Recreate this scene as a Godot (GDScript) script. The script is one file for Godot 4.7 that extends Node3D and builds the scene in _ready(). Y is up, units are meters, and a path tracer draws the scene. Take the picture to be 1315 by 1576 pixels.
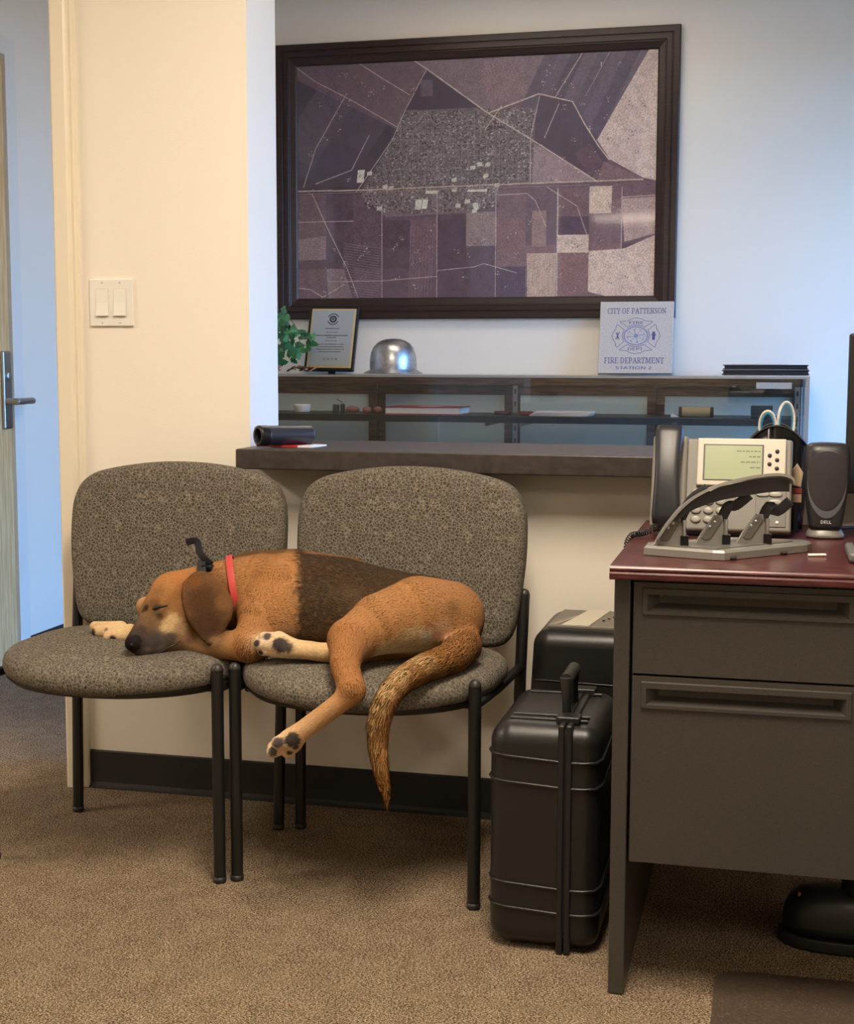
extends Node3D
# A hound asleep across two waiting chairs in a fire station office; a lobby lies behind the service opening.

var M := {}
var used := {}

# ---------------------------------------------------------------- mesh builder
class MB:
	var v := PackedVector3Array()
	var n := PackedVector3Array()
	var uv := PackedVector2Array()
	var has_uv := false

	func add(t: PackedVector3Array, smooth := false, crease := 0.5, fix := true) -> void:
		var c := Vector3.ZERO
		for p in t:
			c += p
		c /= maxf(1.0, t.size())
		var vol := 0.0
		var fn := PackedVector3Array()
		for i in range(0, t.size(), 3):
			var a := t[i]; var b := t[i + 1]; var d := t[i + 2]
			vol += (a - c).dot((b - c).cross(d - c))
			fn.append((d - a).cross(b - a))
		var flip := fix and vol > 0.0
		var acc := {}
		if smooth:
			for i in range(0, t.size(), 3):
				var f := fn[i / 3]
				for k in 3:
					var key := Vector3i((t[i + k] * 20000.0).round())
					acc[key] = acc.get(key, Vector3.ZERO) + f
		for i in range(0, t.size(), 3):
			var f := fn[i / 3]
			var fu := f.normalized()
			var order := [0, 2, 1] if flip else [0, 1, 2]
			for k in order:
				v.append(t[i + k])
				var nn := fu
				if smooth:
					var s: Vector3 = acc[Vector3i((t[i + k] * 20000.0).round())]
					s = s.normalized()
					nn = s if s.dot(fu) > crease else fu
				n.append(-nn if flip else nn)
				uv.append(Vector2.ZERO)

	func quad_uv(a: Vector3, b: Vector3, c: Vector3, d: Vector3) -> void:
		# a top-left, b top-right, c bottom-right, d bottom-left, seen from the front
		has_uv = true
		var nn := (d - a).cross(b - a).normalized()
		for q in [[a, Vector2(0, 0)], [b, Vector2(1, 0)], [c, Vector2(1, 1)], [a, Vector2(0, 0)], [c, Vector2(1, 1)], [d, Vector2(0, 1)]]:
			v.append(q[0]); n.append(nn); uv.append(q[1])

	func mesh() -> ArrayMesh:
		var arr := []
		arr.resize(Mesh.ARRAY_MAX)
		arr[Mesh.ARRAY_VERTEX] = v
		arr[Mesh.ARRAY_NORMAL] = n
		if has_uv:
			arr[Mesh.ARRAY_TEX_UV] = uv
		var m := ArrayMesh.new()
		m.add_surface_from_arrays(Mesh.PRIMITIVE_TRIANGLES, arr)
		return m

# ---------------------------------------------------------------- shapes (triangle lists)
func q4(t: PackedVector3Array, a: Vector3, b: Vector3, c: Vector3, d: Vector3) -> void:
	t.append(a); t.append(b); t.append(c); t.append(a); t.append(c); t.append(d)

func box(c: Vector3, s: Vector3) -> PackedVector3Array:
	var t := PackedVector3Array()
	var h := s * 0.5
	var p := func(x, y, z): return c + Vector3(h.x * x, h.y * y, h.z * z)
	q4(t, p.call(-1, -1, 1), p.call(-1, 1, 1), p.call(1, 1, 1), p.call(1, -1, 1))
	q4(t, p.call(1, -1, -1), p.call(1, 1, -1), p.call(-1, 1, -1), p.call(-1, -1, -1))
	q4(t, p.call(1, -1, 1), p.call(1, 1, 1), p.call(1, 1, -1), p.call(1, -1, -1))
	q4(t, p.call(-1, -1, -1), p.call(-1, 1, -1), p.call(-1, 1, 1), p.call(-1, -1, 1))
	q4(t, p.call(-1, 1, 1), p.call(-1, 1, -1), p.call(1, 1, -1), p.call(1, 1, 1))
	q4(t, p.call(-1, -1, -1), p.call(-1, -1, 1), p.call(1, -1, 1), p.call(1, -1, -1))
	return t

func span(x0: float, x1: float, y0: float, y1: float, z0: float, z1: float) -> PackedVector3Array:
	return box(Vector3((x0 + x1) / 2, (y0 + y1) / 2, (z0 + z1) / 2), Vector3(x1 - x0, y1 - y0, z1 - z0))

# rounded box: radius r, seg steps on each rounded edge
func rbox(c: Vector3, s: Vector3, r: float, seg := 2) -> PackedVector3Array:
	var h := s * 0.5
	r = minf(r, minf(h.x, minf(h.y, h.z)) * 0.999)
	var t := PackedVector3Array()
	for ax in 3:
		for sg in [-1.0, 1.0]:
			var ub := (ax + 1) % 3
			var vb := (ax + 2) % 3
			var cu := []
			var cv := []
			for k in seg + 1:
				var o := r * (1.0 - tan(PI / 4 * (1.0 - float(k) / seg)))
				cu.append(-h[ub] + o); cv.append(-h[vb] + o)
			for k in range(seg, -1, -1):
				var o := r * (1.0 - tan(PI / 4 * (1.0 - float(k) / seg)))
				cu.append(h[ub] - o); cv.append(h[vb] - o)
			var g := []
			for i in cu.size():
				var row := []
				for j in cv.size():
					var p := Vector3.ZERO
					p[ax] = sg * h[ax]; p[ub] = cu[i]; p[vb] = cv[j]
					var inn := p.clamp(-(h - Vector3.ONE * r), h - Vector3.ONE * r)
					row.append(c + inn + (p - inn).normalized() * r)
				g.append(row)
			for i in cu.size() - 1:
				for j in cv.size() - 1:
					if sg > 0:
						q4(t, g[i][j], g[i][j + 1], g[i + 1][j + 1], g[i + 1][j])
					else:
						q4(t, g[i][j], g[i + 1][j], g[i + 1][j + 1], g[i][j + 1])
	return t

func rspan(x0: float, x1: float, y0: float, y1: float, z0: float, z1: float, r: float, seg := 2) -> PackedVector3Array:
	return rbox(Vector3((x0 + x1) / 2, (y0 + y1) / 2, (z0 + z1) / 2), Vector3(x1 - x0, y1 - y0, z1 - z0), r, seg)

func turned(t: PackedVector3Array, tr: Transform3D) -> PackedVector3Array:
	return tr * t

# profile: list of [radius, height]; axis y
func lathe(prof: Array, c: Vector3, seg := 24, sx := 1.0, sz := 1.0) -> PackedVector3Array:
	var t := PackedVector3Array()
	for i in prof.size() - 1:
		for k in seg:
			var a0 := TAU * k / seg
			var a1 := TAU * (k + 1) / seg
			var f := func(q, a): return c + Vector3(q[0] * cos(a) * sx, q[1], q[0] * sin(a) * sz)
			var A: Vector3 = f.call(prof[i], a0); var B: Vector3 = f.call(prof[i + 1], a0)
			var C: Vector3 = f.call(prof[i + 1], a1); var D: Vector3 = f.call(prof[i], a1)
			if prof[i][0] > 1e-6:
				t.append(A); t.append(C); t.append(D)
			if prof[i + 1][0] > 1e-6:
				t.append(A); t.append(B); t.append(C)
	return t

# sweep of a closed cross-section (Vector2 list) along a path; scl: size at each point
func sweep(path: Array, sect: Array, scl: Array = [], up := Vector3.UP, caps := true) -> PackedVector3Array:
	var t := PackedVector3Array()
	var rings := []
	var nrm := up
	for i in path.size():
		var d: Vector3 = (path[mini(i + 1, path.size() - 1)] - path[maxi(i - 1, 0)]).normalized()
		nrm = (nrm - d * nrm.dot(d))
		if nrm.length() < 1e-4:
			nrm = d.cross(Vector3(1, 0.3, 0.2))
		nrm = nrm.normalized()
		var b := d.cross(nrm)
		var s: float = scl[i] if scl.size() > i else 1.0
		var ring := []
		for q in sect:
			ring.append(path[i] + (b * q.x + nrm * q.y) * s)
		rings.append(ring)
	for i in rings.size() - 1:
		for k in sect.size():
			var k1 := (k + 1) % sect.size()
			q4(t, rings[i][k], rings[i][k1], rings[i + 1][k1], rings[i + 1][k])
	if caps:
		for e in [0, rings.size() - 1]:
			var c := Vector3.ZERO
			for p in rings[e]:
				c += p
			c /= sect.size()
			for k in sect.size():
				var k1 := (k + 1) % sect.size()
				if e == 0:
					t.append(c); t.append(rings[e][k1]); t.append(rings[e][k])
				else:
					t.append(c); t.append(rings[e][k]); t.append(rings[e][k1])
	return t

func circle(r: float, seg := 12) -> Array:
	var s := []
	for k in seg:
		s.append(Vector2(cos(TAU * k / seg), sin(TAU * k / seg)) * r)
	return s

func rect(w: float, h: float) -> Array:
	return [Vector2(-w, -h) / 2, Vector2(w, -h) / 2, Vector2(w, h) / 2, Vector2(-w, h) / 2]

func tube(path: Array, r: float, seg := 12, scl: Array = []) -> PackedVector3Array:
	return sweep(path, circle(r, seg), scl)

func smooth_path(pts: Array, per := 6) -> Array:
	var c := Curve3D.new()
	for i in pts.size():
		var a: Vector3 = pts[maxi(i - 1, 0)]
		var b: Vector3 = pts[mini(i + 1, pts.size() - 1)]
		c.add_point(pts[i], -(b - a) / 6.0, (b - a) / 6.0)
	var out := []
	for i in pts.size() - 1:
		for k in per:
			out.append(c.sample(i, float(k) / per))
	out.append(pts[-1])
	return out

# flat polygon in the (x, y) plane extruded from z0 to z1 with a chamfer on the z1 side
func prism(poly: PackedVector2Array, z0: float, z1: float, ch := 0.0) -> PackedVector3Array:
	var t := PackedVector3Array()
	if Geometry2D.is_polygon_clockwise(poly):
		poly.reverse()
	var inner := poly
	if ch > 0.0:
		var o := Geometry2D.offset_polygon(poly, -ch, Geometry2D.JOIN_MITER)
		if o.size() > 0 and o[0].size() == poly.size():
			inner = o[0]
			if Geometry2D.is_polygon_clockwise(inner):
				inner.reverse()
			# rotate so that the first points match
			var best := 0
			for k in inner.size():
				if inner[k].distance_to(poly[0]) < inner[best].distance_to(poly[0]):
					best = k
			var r := PackedVector2Array()
			for k in inner.size():
				r.append(inner[(best + k) % inner.size()])
			inner = r
		else:
			ch = 0.0
	var idx := Geometry2D.triangulate_polygon(poly)
	var idf := Geometry2D.triangulate_polygon(inner)
	for i in range(0, idf.size(), 3):
		for k in [0, 2, 1]:
			t.append(Vector3(inner[idf[i + k]].x, inner[idf[i + k]].y, z1))
	for i in range(0, idx.size(), 3):
		for k in [0, 1, 2]:
			t.append(Vector3(poly[idx[i + k]].x, poly[idx[i + k]].y, z0))
	# make sure the caps face the right way
	var t2 := PackedVector3Array()
	for i in range(0, t.size(), 3):
		var nn := (t[i + 2] - t[i]).cross(t[i + 1] - t[i])
		var want := 1.0 if i < idf.size() else -1.0
		if nn.z * want < 0:
			t2.append(t[i]); t2.append(t[i + 2]); t2.append(t[i + 1])
		else:
			t2.append(t[i]); t2.append(t[i + 1]); t2.append(t[i + 2])
	t = t2
	for k in poly.size():
		var k1 := (k + 1) % poly.size()
		var a := Vector3(poly[k].x, poly[k].y, z0)
		var b := Vector3(poly[k1].x, poly[k1].y, z0)
		var a1 := Vector3(poly[k].x, poly[k].y, z1 - ch * signf(z1 - z0))
		var b1 := Vector3(poly[k1].x, poly[k1].y, z1 - ch * signf(z1 - z0))
		q4(t, a, a1, b1, b)
		if ch > 0.0:
			q4(t, a1, Vector3(inner[k].x, inner[k].y, z1), Vector3(inner[k1].x, inner[k1].y, z1), b1)
	return t

# cushion: closed outline (Vector2, star-shaped about its centre) with rounded rim.
# rows: list of [scale, height]; returned in (x, height, y) axes
func cushion(outline: Array, rows: Array) -> PackedVector3Array:
	var t := PackedVector3Array()
	var m := outline.size()
	var g := []
	for r in rows:
		var ring := []
		for q in outline:
			ring.append(Vector3(q.x * r[0], r[1], q.y * r[0]))
		g.append(ring)
	for i in rows.size() - 1:
		for k in m:
			var k1 := (k + 1) % m
			q4(t, g[i][k], g[i][k1], g[i + 1][k1], g[i + 1][k])
	for e in [0, rows.size() - 1]:
		var c := Vector3(0, rows[e][1], 0)
		for k in m:
			var k1 := (k + 1) % m
			if e == 0:
				t.append(c); t.append(g[e][k1]); t.append(g[e][k])
			else:
				t.append(c); t.append(g[e][k]); t.append(g[e][k1])
	return t

func ellipsoid(c: Vector3, r: Vector3, seg := 12) -> PackedVector3Array:
	var prof := []
	for k in seg / 2 + 1:
		var a := PI * k / (seg / 2)
		prof.append([sin(a), -cos(a)])
	prof[0][0] = 0.0
	prof[-1][0] = 0.0
	var t := lathe(prof, Vector3.ZERO, seg)
	return Transform3D(Basis.from_scale(r), c) * t

# ---------------------------------------------------------------- nodes
func numbered(parent: Node, called: String) -> String:
	var key := str(parent.get_instance_id()) + called
	var k: int = used.get(key, 0)
	used[key] = k + 1
	return called if k == 0 else "%s_%03d" % [called, k]

func tag(o: Node, label: String, category: String, group := "") -> Node:
	o.set_meta("label", label)
	o.set_meta("category", category)
	if group != "":
		o.set_meta("group", group)
	return o

func thing(called: String, label: String, category: String, at := Vector3.ZERO, group := "") -> Node3D:
	var o := Node3D.new()
	o.name = numbered(self, called)
	add_child(o)
	o.position = at
	tag(o, label, category, group)
	return o

func put(parent: Node, called: String, mb, m: Material, at := Vector3.ZERO) -> MeshInstance3D:
	var o := MeshInstance3D.new()
	o.name = numbered(parent, called)
	o.mesh = mb.mesh() if mb is MB else mb
	o.material_override = m
	parent.add_child(o)
	o.position = at
	return o

# one shape as one part
func one(parent: Node, called: String, t: PackedVector3Array, m: Material, smooth := false, crease := 0.5) -> MeshInstance3D:
	var mb := MB.new()
	mb.add(t, smooth, crease)
	return put(parent, called, mb, m)

func struct(called: String, ts: Array, m: Material, smooth := false) -> MeshInstance3D:
	var mb := MB.new()
	for t in ts:
		mb.add(t, smooth)
	var o := put(self, called, mb, m)
	o.set_meta("kind", "structure")
	return o

func lettering(parent: Node, text: String, serif: bool, width: float, height: float, at: Vector3, m: Material, bold := 0.0) -> MeshInstance3D:
	var f := SystemFont.new()
	f.font_names = PackedStringArray(["Droid Serif" if serif else "Droid Sans"])
	if bold > 0.0:
		var fv := FontVariation.new()
		fv.base_font = f
		fv.variation_embolden = bold
		var tm0 := TextMesh.new(); tm0.font = fv
	var tm := TextMesh.new()
	tm.font = f
	tm.text = text
	tm.font_size = 32
	tm.pixel_size = 0.01
	tm.depth = 0.02
	var bb := tm.get_aabb()
	var o := MeshInstance3D.new()
	o.name = numbered(parent, "lettering")
	o.mesh = tm
	o.material_override = m
	parent.add_child(o)
	var sx := width / maxf(bb.size.x, 1e-4)
	var sy := height / maxf(bb.size.y, 1e-4)
	o.scale = Vector3(sx, sy, 0.05)
	var ctr := bb.position + bb.size / 2
	o.position = at - Vector3(ctr.x * sx, ctr.y * sy, 0)
	return o

# ---------------------------------------------------------------- materials
func mat(c: Color, rough := 0.6, metal := 0.0, spec := 0.5) -> StandardMaterial3D:
	var m := StandardMaterial3D.new()
	m.albedo_color = c
	m.roughness = rough
	m.metallic = metal
	m.metallic_specular = spec
	return m

func rgb(r: int, g: int, b: int) -> Color:
	return Color(r / 255.0, g / 255.0, b / 255.0)

func noise_bytes(w: int, h: int, type: int, freq: float, sd: int, oct := 3, ret := -1) -> PackedByteArray:
	var f := FastNoiseLite.new()
	f.noise_type = type
	f.seed = sd
	f.frequency = freq
	f.fractal_octaves = oct
	if oct <= 1:
		f.fractal_type = FastNoiseLite.FRACTAL_NONE
	if ret >= 0:
		f.cellular_return_type = ret
	var im := f.get_seamless_image(w, h)
	im.convert(Image.FORMAT_L8)
	return im.get_data()

func ramp_tex(w: int, h: int, bytes: PackedByteArray, ramp: Array) -> ImageTexture:
	# ramp: list of [value 0..255, Color]
	var lut := []
	for v in 256:
		var c: Color = ramp[0][1]
		for k in ramp.size() - 1:
			if v >= ramp[k][0]:
				var t := clampf(float(v - ramp[k][0]) / maxf(1.0, ramp[k + 1][0] - ramp[k][0]), 0, 1)
				c = (ramp[k][1] as Color).lerp(ramp[k + 1][1], t)
		lut.append([int(c.r * 255), int(c.g * 255), int(c.b * 255)])
	var out := PackedByteArray()
	out.resize(w * h * 3)
	for i in w * h:
		var l: Array = lut[bytes[i]]
		out[i * 3] = l[0]; out[i * 3 + 1] = l[1]; out[i * 3 + 2] = l[2]
	var im := Image.create_from_data(w, h, false, Image.FORMAT_RGB8, out)
	im.generate_mipmaps()
	return ImageTexture.create_from_image(im)

func bump_tex(w: int, h: int, bytes: PackedByteArray, strength: float) -> ImageTexture:
	var im := Image.create_from_data(w, h, false, Image.FORMAT_L8, bytes)
	im.convert(Image.FORMAT_RGBA8)
	im.bump_map_to_normal_map(strength)
	return ImageTexture.create_from_image(im)

func triplanar(m: StandardMaterial3D, metres: float, world := false) -> StandardMaterial3D:
	m.uv1_triplanar = true
	m.uv1_world_triplanar = world
	m.uv1_scale = Vector3.ONE / metres
	return m

func _ready() -> void:
	setup_view()
	make_materials()
	build_rooms()
	build_ceiling_lamps()
	build_chairs()
	build_dog()
	build_desk()
	build_floor_cases()
	build_phone()
	build_hole_punch()
	build_desk_items()
	build_lobby()
	build_showcase_items()
	build_picture()
	build_small_office_things()

# ---------------------------------------------------------------- camera, sky, exposure
func setup_view() -> void:
	var cam := Camera3D.new()
	cam.name = "camera"
	add_child(cam)
	cam.position = Vector3(1.2187, 1.0767, 3.1997)
	cam.rotation = Vector3(-0.1058, 0.2389, 0.0027)
	cam.fov = rad_to_deg(2.0 * atan(788.0 / 2167.5))
	cam.near = 0.05
	cam.far = 60.0
	cam.current = true
	var e := Environment.new()
	e.background_mode = Environment.BG_SKY
	var sky := Sky.new()
	var sm := ProceduralSkyMaterial.new()
	sm.sky_top_color = Color(0.24, 0.48, 0.80)
	sm.sky_horizon_color = Color(0.49, 0.71, 0.92)
	sm.ground_bottom_color = Color(0.16, 0.17, 0.19)
	sm.ground_horizon_color = Color(0.24, 0.27, 0.31)
	sm.energy_multiplier = 33.0
	sky.sky_material = sm
	e.sky = sky
	e.tonemap_mode = Environment.TONE_MAPPER_LINEAR
	e.tonemap_exposure = 1.0
	e.sdfgi_enabled = true
	e.ssao_enabled = true
	e.ssil_enabled = true
	var w := WorldEnvironment.new()
	w.name = "world_environment"
	w.environment = e
	add_child(w)

const LAMP := Color(1.0, 0.93, 0.84)
const PANELS := [[0.92, 1.65, 8.5], [2.6, 4.2, 3.2], [-2.75, 1.7, 7.2], [-0.1, 7.1, 1.3]]

func troffer(x: float, z: float, y: float, energy: float, label: String, turn := 0.0) -> void:
	var t := thing("ceiling_lamp", label, "ceiling lamp", Vector3(x, y, z))
	t.rotation.y = turn
	var fr := MB.new()
	for s in [-1, 1]:
		fr.add(box(Vector3(s * 0.295, -0.012, 0), Vector3(0.03, 0.03, 1.22)))
		fr.add(box(Vector3(0, -0.012, s * 0.595), Vector3(0.56, 0.03, 0.03)))
	put(t, "frame", fr, M.white)
	var em := mat(Color(0.9, 0.9, 0.9), 0.5)
	em.emission_enabled = true
	em.emission = LAMP
	em.emission_energy_multiplier = 1.5
	one(t, "diffuser", box(Vector3(0, -0.004, 0), Vector3(0.56, 0.006, 1.16)), em)
	var l := AreaLight3D.new()
	l.name = "lamp_light"
	l.area_size = Vector2(0.55, 1.15)
	l.area_normalize_energy = true
	l.light_color = LAMP
	l.light_energy = energy
	l.set("area_range", 12.0)
	l.shadow_enabled = true
	t.add_child(l)
	l.position = Vector3(0, -0.03, 0)
	l.rotation = Vector3(-PI / 2, 0, 0)

func build_ceiling_lamps() -> void:
	var where := ["over the desk and the waiting chairs", "over the middle of the office floor", "beside the doorway to the lobby", "close to the rear wall"]
	for i in PANELS.size():
		troffer(PANELS[i][0], PANELS[i][1], 2.65, PANELS[i][2], "recessed rectangular ceiling lamp " + where[i], PI / 2 if i == 3 else 0.0)
	troffer(0.3, -1.62, 2.65, 1.1, "recessed rectangular ceiling lamp in the lobby before the framed aerial photograph", PI / 2)

# ---------------------------------------------------------------- materials
func make_materials() -> void:
	M.white = mat(rgb(235, 233, 226), 0.45)
	# painted walls: fine roller stipple
	var st := noise_bytes(256, 256, FastNoiseLite.TYPE_SIMPLEX, 0.09, 3, 3)
	M.paint = triplanar(mat(rgb(241, 234, 220), 0.62), 0.12, true)
	M.paint.normal_enabled = true
	M.paint.normal_texture = bump_tex(256, 256, st, 1.2)
	M.paint.normal_scale = 0.25
	M.trim_paint = mat(rgb(236, 227, 206), 0.38)
	M.blue_frame = mat(rgb(232, 230, 222), 0.4)
	M.ceiling = mat(rgb(236, 233, 226), 0.85)
	# carpet: short loops in two browns, a coarse tread pattern, pile relief
	var c1 := noise_bytes(1024, 1024, FastNoiseLite.TYPE_SIMPLEX, 0.11, 11, 2)
	var c2 := noise_bytes(1024, 1024, FastNoiseLite.TYPE_SIMPLEX, 0.006, 5, 3)
	var c3 := noise_bytes(1024, 1024, FastNoiseLite.TYPE_VALUE, 0.45, 7, 1)
	var mixed := PackedByteArray()
	mixed.resize(1024 * 1024)
	for i in 1024 * 1024:
		mixed[i] = clampi(int(c1[i] * 0.52 + c2[i] * 0.07 + c3[i] * 0.41), 0, 255)
	M.carpet = triplanar(mat(Color.WHITE, 0.95, 0.0, 0.2), 0.62, true)
	M.carpet.albedo_texture = ramp_tex(1024, 1024, mixed, [[60, rgb(58, 47, 37)], [105, rgb(103, 88, 70)], [140, rgb(136, 119, 98)], [195, rgb(180, 162, 138)]])
	M.carpet.normal_enabled = true
	M.carpet.normal_texture = bump_tex(1024, 1024, mixed, 5.0)
	M.carpet.normal_scale = 0.8
	# chair cloth: pale crackle lines with dark flecks on grey-brown
	var f1 := noise_bytes(1024, 1024, FastNoiseLite.TYPE_CELLULAR, 0.036, 21, 1, FastNoiseLite.RETURN_DISTANCE2_SUB)
	var f2 := noise_bytes(1024, 1024, FastNoiseLite.TYPE_SIMPLEX, 0.05, 22, 2)
	var f3 := noise_bytes(1024, 1024, FastNoiseLite.TYPE_VALUE, 0.3, 23, 1)
	var cl := PackedByteArray()
	cl.resize(1024 * 1024)
	for i in 1024 * 1024:
		var d := f1[i]
		var v := 96.0
		if d < 40:
			v = 175.0 - d * 1.6 if f2[i] > 70 else 110.0
		elif f2[i] > 168 and d > 70:
			v = 14.0
		cl[i] = clampi(int(v + (f3[i] - 128) * 0.22), 0, 255)
	M.cloth = triplanar(mat(Color.WHITE, 0.9, 0.0, 0.25), 0.285)
	M.cloth.albedo_texture = ramp_tex(1024, 1024, cl, [[0, rgb(32, 29, 25)], [60, rgb(70, 65, 57)], [110, rgb(100, 94, 84)], [180, rgb(152, 144, 129)], [255, rgb(170, 162, 147)]])
	M.cloth.normal_enabled = true
	M.cloth.normal_texture = bump_tex(1024, 1024, cl, 2.0)
	M.cloth.normal_scale = 0.35
	M.black_metal = mat(rgb(22, 22, 22), 0.42)
	M.black_plastic = mat(rgb(30, 29, 28), 0.5)
	M.black_gloss = mat(rgb(14, 14, 15), 0.25)
	M.cap_grey = mat(rgb(52, 50, 47), 0.4)
	M.base_vinyl = mat(rgb(36, 34, 32), 0.6)
	# ledge laminate: charcoal brown with a faint streak
	var ls := noise_bytes(256, 256, FastNoiseLite.TYPE_SIMPLEX, 0.03, 31, 4)
	M.ledge = triplanar(mat(Color.WHITE, 0.38), 0.35)
	M.ledge.albedo_texture = ramp_tex(256, 256, ls, [[60, rgb(54, 48, 46)], [190, rgb(66, 60, 57)]])
	# desk
	var sp := noise_bytes(256, 256, FastNoiseLite.TYPE_VALUE, 0.4, 33, 1)
	M.steel_grey = triplanar(mat(Color.WHITE, 0.36, 0.0, 0.5), 0.12)
	M.steel_grey.albedo_texture = ramp_tex(256, 256, sp, [[40, rgb(58, 55, 51)], [215, rgb(68, 65, 60)]])
	M.steel_dark = mat(rgb(34, 32, 30), 0.6)
	var wg := streak_bytes(512, 41, 0.02, 10)
	M.mahogany = triplanar(mat(Color.WHITE, 0.28), 0.5)
	M.mahogany.albedo_texture = ramp_tex(512, 512, wg, [[50, rgb(56, 25, 26)], [130, rgb(78, 37, 37)], [210, rgb(100, 50, 48)]])
	var wb := streak_bytes(512, 43, 0.015, 14)
	M.birch = triplanar(mat(Color.WHITE, 0.4), 0.9)
	M.birch.albedo_texture = ramp_tex(512, 512, rotated(wb, 512), [[40, rgb(208, 168, 116)], [130, rgb(224, 186, 134)], [220, rgb(234, 200, 152)]])
	M.oak_dark = triplanar(mat(Color.WHITE, 0.45), 0.6)
	M.oak_dark.albedo_texture = ramp_tex(512, 512, wb, [[40, rgb(70, 50, 36)], [130, rgb(96, 71, 52)], [220, rgb(120, 92, 68)]])
	M.frame_wood = triplanar(mat(Color.WHITE, 0.42), 0.4)
	M.frame_wood.albedo_texture = ramp_tex(512, 512, wb, [[40, rgb(34, 18, 16)], [220, rgb(52, 31, 27)]])
	M.nickel = mat(rgb(190, 192, 196), 0.28, 1.0)
	M.brushed = mat(rgb(170, 170, 168), 0.4, 1.0)
	M.silver_plastic = mat(rgb(138, 136, 130), 0.34, 0.3)
	M.silver_dark = mat(rgb(104, 102, 97), 0.4, 0.25)
	M.helmet = triplanar(mat(Color.WHITE, 0.36, 1.0), 0.2)
	M.helmet.albedo_texture = ramp_tex(256, 256, noise_bytes(256, 256, FastNoiseLite.TYPE_SIMPLEX, 0.03, 51, 4), [[70, rgb(172, 172, 174)], [190, rgb(196, 196, 196)]])
	M.phone_grey = mat(rgb(118, 115, 108), 0.45)
	M.phone_dark = mat(rgb(34, 35, 40), 0.4)
	M.phone_silver = mat(rgb(190, 184, 170), 0.38)
	M.key = mat(rgb(150, 147, 138), 0.35)
	M.lcd = mat(rgb(146, 157, 122), 0.3)
	M.lcd_ink = mat(rgb(92, 100, 82), 0.4)
	M.case_black = triplanar(mat(rgb(27, 27, 27), 0.36), 0.05)
	M.case_black.normal_enabled = true
	M.case_black.normal_texture = bump_tex(256, 256, sp, 2.0)
	M.case_black.normal_scale = 0.35
	M.glass = mat(Color(0.10, 0.14, 0.12, 0.10), 0.02)
	M.glass.transparency = BaseMaterial3D.TRANSPARENCY_ALPHA
	M.picture_glass = mat(Color(0.2, 0.2, 0.2, 0.04), 0.05)
	M.picture_glass.transparency = BaseMaterial3D.TRANSPARENCY_ALPHA
	M.window_glass = mat(Color(0.95, 0.97, 1.0, 0.06), 0.02)
	M.window_glass.transparency = BaseMaterial3D.TRANSPARENCY_ALPHA
	M.panel_green = mat(rgb(196, 202, 188), 0.7)

func streak_bytes(n: int, sd: int, freq: float, stretch: int) -> PackedByteArray:
	var f := FastNoiseLite.new()
	f.noise_type = FastNoiseLite.TYPE_SIMPLEX
	f.seed = sd
	f.frequency = freq * stretch / 2.0
	f.fractal_octaves = 4
	var im := f.get_seamless_image(n / stretch, n)
	im.resize(n, n, Image.INTERPOLATE_CUBIC)
	im.convert(Image.FORMAT_L8)
	return im.get_data()

func rotated(b: PackedByteArray, n: int) -> PackedByteArray:
	var im := Image.create_from_data(n, n, false, Image.FORMAT_L8, b)
	im.rotate_90(CLOCKWISE)
	return im.get_data()

# ---------------------------------------------------------------- rooms
const CEIL := 2.65

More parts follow.
